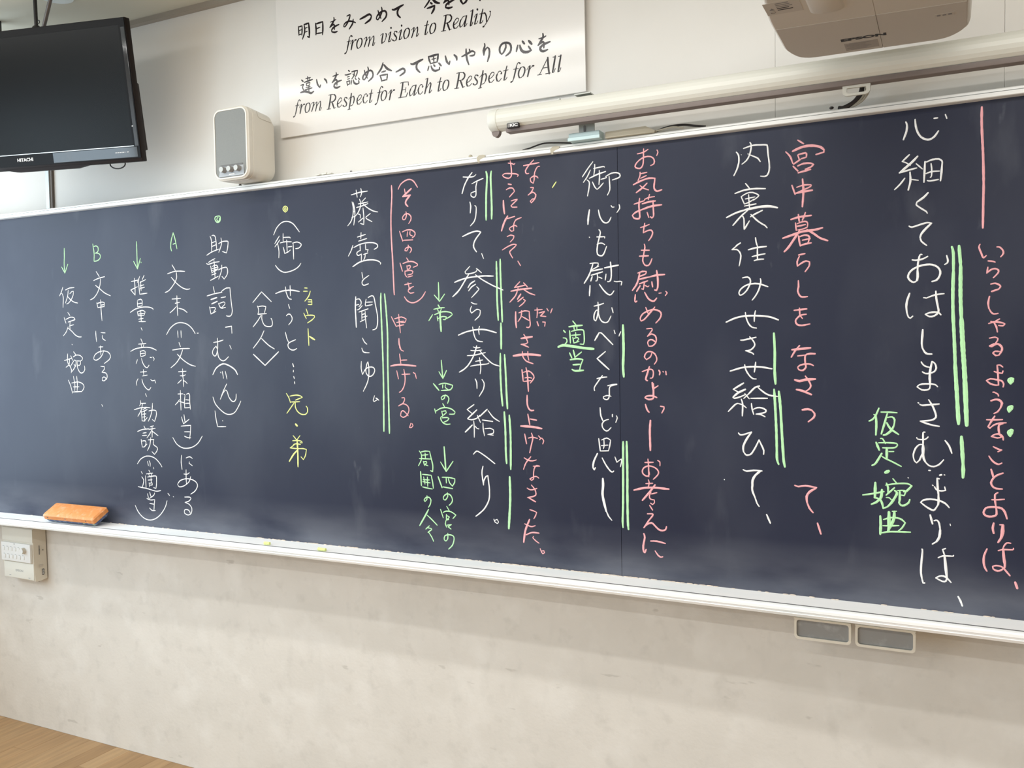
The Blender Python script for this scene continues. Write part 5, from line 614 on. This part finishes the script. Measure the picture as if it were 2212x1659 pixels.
for a, b in zip(vs, vs[1:] + vs[:1]):
    for k in range(len(a)): hb.bm.faces.new((a[k], a[(k + 1) % len(a)], b[(k + 1) % len(a)], b[k]))
hb.obj('pull_handle', M_['case'], sc, True)
# hanging brackets
br = B().box(-.9010, -.8560, 2.245, 2.248, 2.1170, 2.215).box(-.9010, -.8560, 2.215, 2.329, 2.2135, 2.2165).obj('bracket_plate', M_['zinc'], sc)
B().loft([[(-.884 + p[0], 2.2444, 2.129 + p[1]) for p in rrect(.007, .018, .0034)], [(-.884 + p[0], 2.2452, 2.129 + p[1]) for p in rrect(.007, .018, .0034)]]).obj('slot_hole', M_['groove'], br)
B().box(-.925, -.835, 2.228, 2.262, 2.0955, 2.1170, .002, 1).box(-.926, -.834, 2.224, 2.230, 2.0950, 2.1050, .001, 1).obj('rail_clip', M_['clip'], sc)
B().box(-.968, -.908, 2.262, 2.320, 2.2180, 2.2215, .0008, 1).box(-.966, -.961, 2.255, 2.263, 2.2170, 2.2240).obj('top_bracket', M_['zinc'], sc)
B().box(.40, .445, 2.245, 2.248, 2.1170, 2.215).box(.375, .465, 2.228, 2.262, 2.0955, 2.117, .002, 1).obj('bracket_plate', M_['zinc'], sc)

# ------------------------------------------------------------------ cables and scraps on the rail
def cable(name, pts, r, m, label):
    q = dense3(pts); return tag(B().tube(q, r, 8).obj(name, m, None, True), label, 'cable')
def dense3(p):
    p = [Vector(v) for v in p]; q = [2 * p[0] - p[1]] + p + [2 * p[-1] - p[-2]]; o = []
    for i in range(1, len(q) - 2):
        for t in range(6):
            u = t / 6; a, b_, c_, d_ = q[i - 1:i + 3]
            o.append(.5 * (2 * b_ + (c_ - a) * u + (2 * a - 5 * b_ + 4 * c_ - d_) * u * u + (3 * b_ - a - 3 * c_ + d_) * u ** 3))
    return o + [p[-1]]
cable('cable', [(-1.085, 2.275, 2.100), (-1.06, 2.27, 2.102), (-1.02, 2.27, 2.110), (-.98, 2.272, 2.108), (-.94, 2.275, 2.103), (-.93, 2.275, 2.1)], .0022, M_['cable'], 'thin black cable on the top rail left of the pale blue clip')
cable('cable', [(-.825, 2.25, 2.100), (-.80, 2.262, 2.112), (-.77, 2.275, 2.119), (-.735, 2.285, 2.116), (-.70, 2.29, 2.108)], .0026, M_['cable'], 'black cable arching behind the beige tape strip')
cable('cable', [(-.705, 2.268, 2.100), (-.66, 2.262, 2.109), (-.62, 2.262, 2.110), (-.585, 2.262, 2.103), (-.56, 2.265, 2.0985)], .0030, M_['cable'], 'thick black cable on the rail right of the beige tape strip')
cable('cable', [(-.70, 2.250, 2.0985), (-.67, 2.246, 2.101), (-.64, 2.246, 2.104), (-.615, 2.25, 2.099)], .0020, M_['cablebeige'], 'short beige cable lying on the top rail')
s = B(); s.loft([[(-.823, 2.237, 2.0952), (-.823, 2.240, 2.112), (-.823, 2.262, 2.112), (-.823, 2.262, 2.0952)], [(-.765, 2.237, 2.0952), (-.765, 2.238, 2.1125), (-.765, 2.262, 2.1135), (-.765, 2.262, 2.0952)], [(-.715, 2.238, 2.0952), (-.712, 2.238, 2.1135), (-.712, 2.262, 2.1145), (-.712, 2.262, 2.0952)], [(-.690, 2.242, 2.0952), (-.688, 2.242, 2.1005), (-.688, 2.262, 2.1010), (-.690, 2.262, 2.0952)]])
tag(s.obj('tape_strip', M_['putty'], None, True), 'crumpled beige tape strip on the top rail beside the pale blue clip', 'tape')
# bundle hanging behind the screen handle
for k, (dx, m, r, lab) in enumerate(((0, 'cable', .0058, 'thick black cable curving down behind the screen pull handle'), (.010, 'cablebeige', .0028, 'beige cable next to the thick black one behind the pull handle'), (.017, 'cablebeige', .0026, 'rightmost beige cable behind the screen pull handle'))):
    cable('cable', [(-.183 + dx, 2.262, 2.18), (-.186 + dx, 2.255, 2.142), (-.190 + dx, 2.25, 2.125), (-.204 + dx, 2.25, 2.108), (-.226 + dx, 2.252, 2.0985), (-.238 + dx * .3, 2.256, 2.0980 + r * .3)], r, M_[m], lab)
tag(B().ball((-.252, 2.234, 2.0975), .0045, (1.2, 1, .8)).obj('cable_end', M_['cable'], None, True), 'small black plug end on the rail below the pull handle', 'plug')
for x, y, z, r, m, lab in ((-2.118, 2.250, 2.0958, .0052, 'groove', 'dark round pin on the top rail below the cream speaker'),
                           (-1.668, 2.255, 2.0958, .0040, 'groove', 'tiny dark pin on the top rail below the sign'),
                           (-1.243, 2.255, 2.0958, .0062, 'putty', 'brown putty lump on the rail left of the cable')):
    tag(B().ball((x, y, z), r, (1, 1, .9)).obj('rail_pin', M_[m], None, True), lab, 'pin')
for xa in (-1.80, -1.775, -1.755):
    tag(B().box(xa, xa + .018, 2.245, 2.26, 2.0955, 2.0985 + random.uniform(0, .003), .001, 1).obj('putty_scrap', M_['box'], None, True), {-1.80: 'leftmost pale putty scrap on the rail right of the speaker', -1.775: 'middle pale putty scrap on the rail right of the speaker', -1.755: 'rightmost pale putty scrap on the rail right of the speaker'}[xa], 'putty')
for (x, zt_, lab) in ((-1.206, 2.094, 'tan tape scrap stuck to the rail above the green double line'), (-.975, 2.092, 'tan tape scrap on the rail left of the clip')):
    s = B(); w = .0125
    P = [(-w, -.004), (-w * .95, -.012), (-w * .7, -.019), (-w * .25, -.0195), (-w * .3, -.012), (w * .2, -.009), (w * 1.1, -.006), (w * 1.2, .0), (w * .6, .0015), (-w * .4, .0015)]
    s.prism(P, lambda a, c_: (x + a, yb(x) - .0166, zt_ + c_ - .001), lambda a, c_: (x + a, yb(x) - .0160, zt_ + c_ - .001))
    tag(s.obj('tape_scrap', M_['putty']), lab, 'tape')

# ------------------------------------------------------------------ projector
PZ = 2.18
pj = thing('projector', (-.14, 1.9, PZ), 'beige ceiling-high projector hanging over the right of the board, seen from below', 'projector')
def fillet(P, r, n=6):
    o = []
    for i, p in enumerate(P):
        p = Vector((p[0], p[1])); a = Vector(P[i - 1][:2]) - p; b = Vector(P[(i + 1) % len(P)][:2]) - p
        rr = min(r[i], a.length * .45, b.length * .45); a = p + a.normalized() * rr; b = p + b.normalized() * rr
        for k in range(n + 1):
            t = k / n; o.append(tuple((1 - t) ** 2 * a + 2 * t * (1 - t) * p + t * t * b))
    return o
plan = [(-.312, 1.68), (-.3255, 1.80), (-.326, 2.030), (-.302, 2.098), (.000, 2.108), (.037, 2.055), (.033, 1.68)]
pl = fillet(plan, [.02, .06, .05, .05, .07, .06, .02])
cxp, cyp = -.144, 1.89
def pr(s, z): return [(cxp + (a - cxp) * s, cyp + (b - cyp) * s, z) for a, b in pl]
B().loft([pr(.965, PZ), pr(.985, PZ + .003), pr(1.0, PZ + .012), pr(1.012, PZ + .05), pr(1.012, PZ + .10), pr(.98, PZ + .13), pr(.90, PZ + .14)]).obj('body', M_['proj'], pj, True)
# underside plates: the darker one towards the wall, the paler one nearer the room, split by a seam
def clip_poly(P, f):      # keep the part where f(p) >= 0
    o = []
    for i in range(len(P)):
        a, b = P[i - 1], P[i]; fa, fb = f(a), f(b)
        if (fa >= 0) != (fb >= 0):
            t = fa / (fa - fb); o.append((a[0] + (b[0] - a[0]) * t, a[1] + (b[1] - a[1]) * t))
        if fb >= 0: o.append(b)
    return o
base = [(a, b) for a, b, _ in pr(.955, 0)]
sl = lambda p: p[1] - (1.872 + (p[0] + .3) * .055)
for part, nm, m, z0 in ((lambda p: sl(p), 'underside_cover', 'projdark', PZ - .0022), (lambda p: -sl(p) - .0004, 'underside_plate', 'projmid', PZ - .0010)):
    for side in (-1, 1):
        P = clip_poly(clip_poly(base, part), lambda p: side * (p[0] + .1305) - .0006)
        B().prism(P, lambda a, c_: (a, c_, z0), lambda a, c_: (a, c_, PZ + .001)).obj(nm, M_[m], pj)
foot = rrect(.075, .10, .018)
B().loft([[(-.211 + a, 1.768 + c_, PZ - .0010) for a, c_ in rrect(.062, .112, .02)], [(-.211 + a, 1.768 + c_, PZ - .004) for a, c_ in rrect(.052, .10, .018)]]).obj('raised_pad', M_['projmid'], pj, True)
def under(x, y, z):      # frame on a surface that faces the floor, text read from the room side
    return Matrix(((1, 0, 0, x), (0, -1, 0, y), (0, 0, -1, z), (0, 0, 0, 1)))
text('brand_lettering', 'EPSON', under(-.163, 2.004, PZ - .0024), .0215, M_['blogo'], pj, 1.36, .0011)
st = B().box(-.2035, -.1375, 2.028, 2.078, PZ - .0026, PZ - .0022).obj('label_sticker', M_['sticker'], pj)
for k in range(7):
    B().box(-.200 + (k % 3 == 0) * .006, -.142 - random.uniform(0, .03), 2.033 + k * .0063, 2.0345 + k * .0063, PZ - .0028, PZ - .0025).obj('small_print', M_['glogo'], st)
st = B().box(-.318, -.252, 1.722, 1.786, PZ - .0014, PZ - .0009).obj('label_sticker', M_['stickerl'], pj)
for k in range(5):
    B().box(-.296, -.262 - random.uniform(0, .012), 1.728 + k * .0085, 1.731 + k * .0085, PZ - .0018, PZ - .0013).obj('small_print', M_['blogo' if k > 2 else 'glogo'], st)
B().prism([(-.311, 1.760), (-.301, 1.760), (-.306, 1.750)], lambda a, c_: (a, c_, PZ - .0018), lambda a, c_: (a, c_, PZ - .0013)).obj('warning_mark', M_['glogo'], st)
B().tube([(-.306 + .0045 * math.cos(a * math.pi / 6), 1.772 + .0045 * math.sin(a * math.pi / 6), PZ - .0016) for a in range(13)], .0005, 5).obj('warning_mark', M_['glogo'], st)
st = B().box(-.0275, .0075, 1.935, 1.953, PZ - .0027, PZ - .0022, .0001, 1).obj('label_sticker', M_['stickerl'], pj)
for k in range(3):
    B().box(-.024 + k * .010, -.0175 + k * .010, 1.939 + (k % 2) * .002, 1.947, PZ - .0030, PZ - .0026).obj('small_print', M_['glogo'], st)
B().box(-.3305, -.3290, 1.985, 2.005, PZ + .020, PZ + .026).obj('side_mark', M_['glogo'], pj)
B().box(-.17, -.11, 1.85, YW - .001, PZ + .15, PZ + .20, .004, 2).box(-.22, -.06, YW - .02, YW - .0005, PZ + .08, PZ + .27, .004, 1).box(-.2, -.08, 1.8, 1.96, PZ + .136, PZ + .155).obj('wall_arm', M_['proj'], pj, True)

# ------------------------------------------------------------------ projector control box under the tray
cb = thing('control_box', (-3.38, YW, .64), 'white wall control box with buttons and a knob under the chalk tray', 'control box')
fx0, fx1, fy = -3.490, -3.292, 2.281
fz = lambda t: .630 + t * .213
body = B().loft([[(fx0 + .010, fy + .001, .634), (fx1 + .000, fy + .001, .630), (fx1 - .004, fy - .001, .70), (fx1 - .006, fy, .843), (fx0, fy, .843), (fx0, fy - .001, .70)],
                 [(fx0 + .004, fy + .012, .628), (fx1 + .002, fy + .012, .627), (fx1 - .001, fy + .012, .70), (fx1 - .002, fy + .012, .8435), (fx0 - .002, fy + .012, .8435), (fx0 - .002, fy + .012, .70)],
                 [(fx0 - .004, YW - .0005, .628), (fx1 + .006, YW - .0005, .634), (fx1 + .006, YW - .0005, .70), (fx1 + .004, YW - .0005, .842), (fx0 - .004, YW - .0005, .842), (fx0 - .004, YW - .0005, .70)]]).obj('housing', M_['boxside'], cb, True)
B().box(fx0 + .002, fx1 - .006, fy - .0035, fy + .001, .786, .840, .002, 2).obj('top_cover', M_['box'], cb, True)
B().box(fx0 + .004, fx1 - .012, fy - .0105, fy + .001, .704, .7795, .003, 2).obj('button_panel', M_['btn'], cb, True)
B().box(fx0 + .008, fx1 - .004, fy - .003, fy + .001, .634, .699, .002, 2).obj('lower_cover', M_['box'], cb, True)
kb = B().cyl((-3.340, fy - .0105, .7535), (-3.340, fy - .0235, .7535), .0125, 22, .0115).obj('volume_knob', M_['boxside'], cb, True)
B().cyl((-3.340, fy - .0236, .7535), (-3.340, fy - .0245, .7535), .0112, 22).obj('knob_face', M_['btn'], kb, True)
for r_ in range(2):
    for k in range(6):
        bx = -3.474 + k * .0235 + (r_ * .004)
        if r_ == 0 and k == 5: continue
        bb = B().box(bx, bx + .0125, fy - .0125, fy - .010, .715 + (1 - r_) * .031, .7305 + (1 - r_) * .031, .0012, 2).obj('button', M_['btn'], cb, True)
        B().box(bx + .0025, bx + .010, fy - .0128, fy - .0124, .733 + (1 - r_) * .031 - .001, .7345 + (1 - r_) * .031 - .001).obj('button_print', M_['greytxt'], bb)
B().box(-3.404, -3.398, fy - .0108, fy - .0103, .7745, .7765).obj('indicator', M_['blogo'], cb)
text('brand_lettering', 'EPSON', face_y(-3.386, fy - .0032, .6655), .0120, M_['greytxt'], cb, 1.3, .0003)
for a, c_ in ((-3.450, .643), (-3.330, .640)): B().box(a, a + .011, fy - .0034, fy - .0029, c_, c_ + .0022).obj('small_print', M_['greytxt'], cb)
xs = fx1 + .0035
SM = Matrix(((0, 1, 0, 0), (1, 0, 0, 0), (0, 0, 1, 0), (0, 0, 0, 1)))
B().box(xs - .003, xs - .0012, 2.3005, 2.3025, .735, .772).box(xs - .003, xs - .0008, 2.300, 2.303, .752, .758).obj('side_slot', M_['groove'], cb)
B().box(xs - .003, xs + .0008, 2.3145, 2.3175, .7495, .7540).obj('side_pin', M_['groove'], cb)
stk = B().box(xs - .002, xs + .0002, 2.299, 2.315, .6845, .694).obj('side_sticker', M_['stickerl'], cb)
stk = B().box(xs - .002, xs + .0012, 2.309, 2.3265, .651, .6755).obj('side_label', M_['blogo'], cb)
for k in range(5): B().box(xs + .0010, xs + .0015, 2.3100, 2.3150, .654 + k * .0042, .656 + k * .0042).obj('small_print', M_['btn'], stk)
for k in range(3): B().box(xs + .0010, xs + .0015, 2.3185, 2.3215, .656 + k * .006, .659 + k * .006).obj('small_print', M_['glogo'], stk)
cab = B().box(-3.455, -3.40, 2.296, 2.329, .8425, .885).obj('cable_duct', M_['groove'], cb)
B().cyl((-3.298, 2.30, .628), (-3.298, 2.30, .6245), .003, 10).obj('screw', M_['groove'], cb)

# ------------------------------------------------------------------ eraser leaning in the tray
ea = thing('board_eraser', (-2.97, 2.2, .9115), 'orange chalkboard eraser with dirty blue felt leaning in the tray', 'eraser')
tilt = math.radians(30)
EM = Matrix.Translation((-2.915, yb(-2.96) - .0800, .9245)) @ Matrix.Rotation(math.radians(1.0), 4, 'Z') @ Matrix.Rotation(tilt, 4, 'X')
# local: x along the tray, y across the back of the eraser (up the slope), z out of the orange face
L_, D_ = .272, .074
B().loft([[(p[0], D_ / 2 + p[1], .000) for p in rrect(L_, D_, .006)], [(p[0], D_ / 2 + p[1], .016) for p in rrect(L_ + .001, D_ + .001, .007)], [(p[0], D_ / 2 + p[1], .021) for p in rrect(L_ - .010, D_ - .010, .006)]]).obj('grip_shell', M_['orange'], ea, True, EM)
B().loft([[(p[0], D_ / 2 + p[1], -.013) for p in rrect(L_ - .012, D_ - .010, .008)], [(p[0], D_ / 2 + p[1], -.0005) for p in rrect(L_ - .004, D_ - .003, .006)]]).obj('felt_pad', M_['felt'], ea, True, EM)
for k in (-.062, .0, .062):
    B().box(k - .0012, k + .0012, .008, D_ - .008, .0206, .0213).obj('moulded_rib', M_['orange'], ea, False, EM)
for k in (-.11, -.015, .095):
    B().cyl((k, .0005, .010), (k, -.0012, .010), .0024, 10).obj('rivet', M_['groove'], ea, True, EM)

# chalk stubs lying in the tray
for x, off, L, a, lab in ((-2.0, .072, .022, 3, 'short yellow chalk stub in the tray, the left one of the two'), (-1.78, .073, .030, -2, 'longer yellow chalk stub in the tray, the right one of the two')):
    p = Vector((x, yb(x) - off, .9118 + .0048)); dr = Vector((math.cos(math.radians(a)), math.sin(math.radians(a)), 0))
    tag(B().cyl(p, p + dr * L, .0048, 12).obj('chalk_stub', CH['y'], None, True), lab, 'chalk')
# chalk dust heaped where the board meets the tray
db = B()
for k in range(260):
    x = random.choice((random.uniform(-2.1, -.55), random.uniform(-1.2, -.55), random.uniform(-3.3, .3)))
    db.ball((x, yb(x) - random.uniform(.0026, .005), .9132), random.uniform(.0010, .0022), (random.uniform(2, 5), .8, .55))
db_o = db.obj('chalk_dust', mat('chalk_dust', (.86, .74, .62), .95)); tag(db_o, 'fine peach chalk dust along the foot of the board', 'chalk dust'); db_o['kind'] = 'stuff'
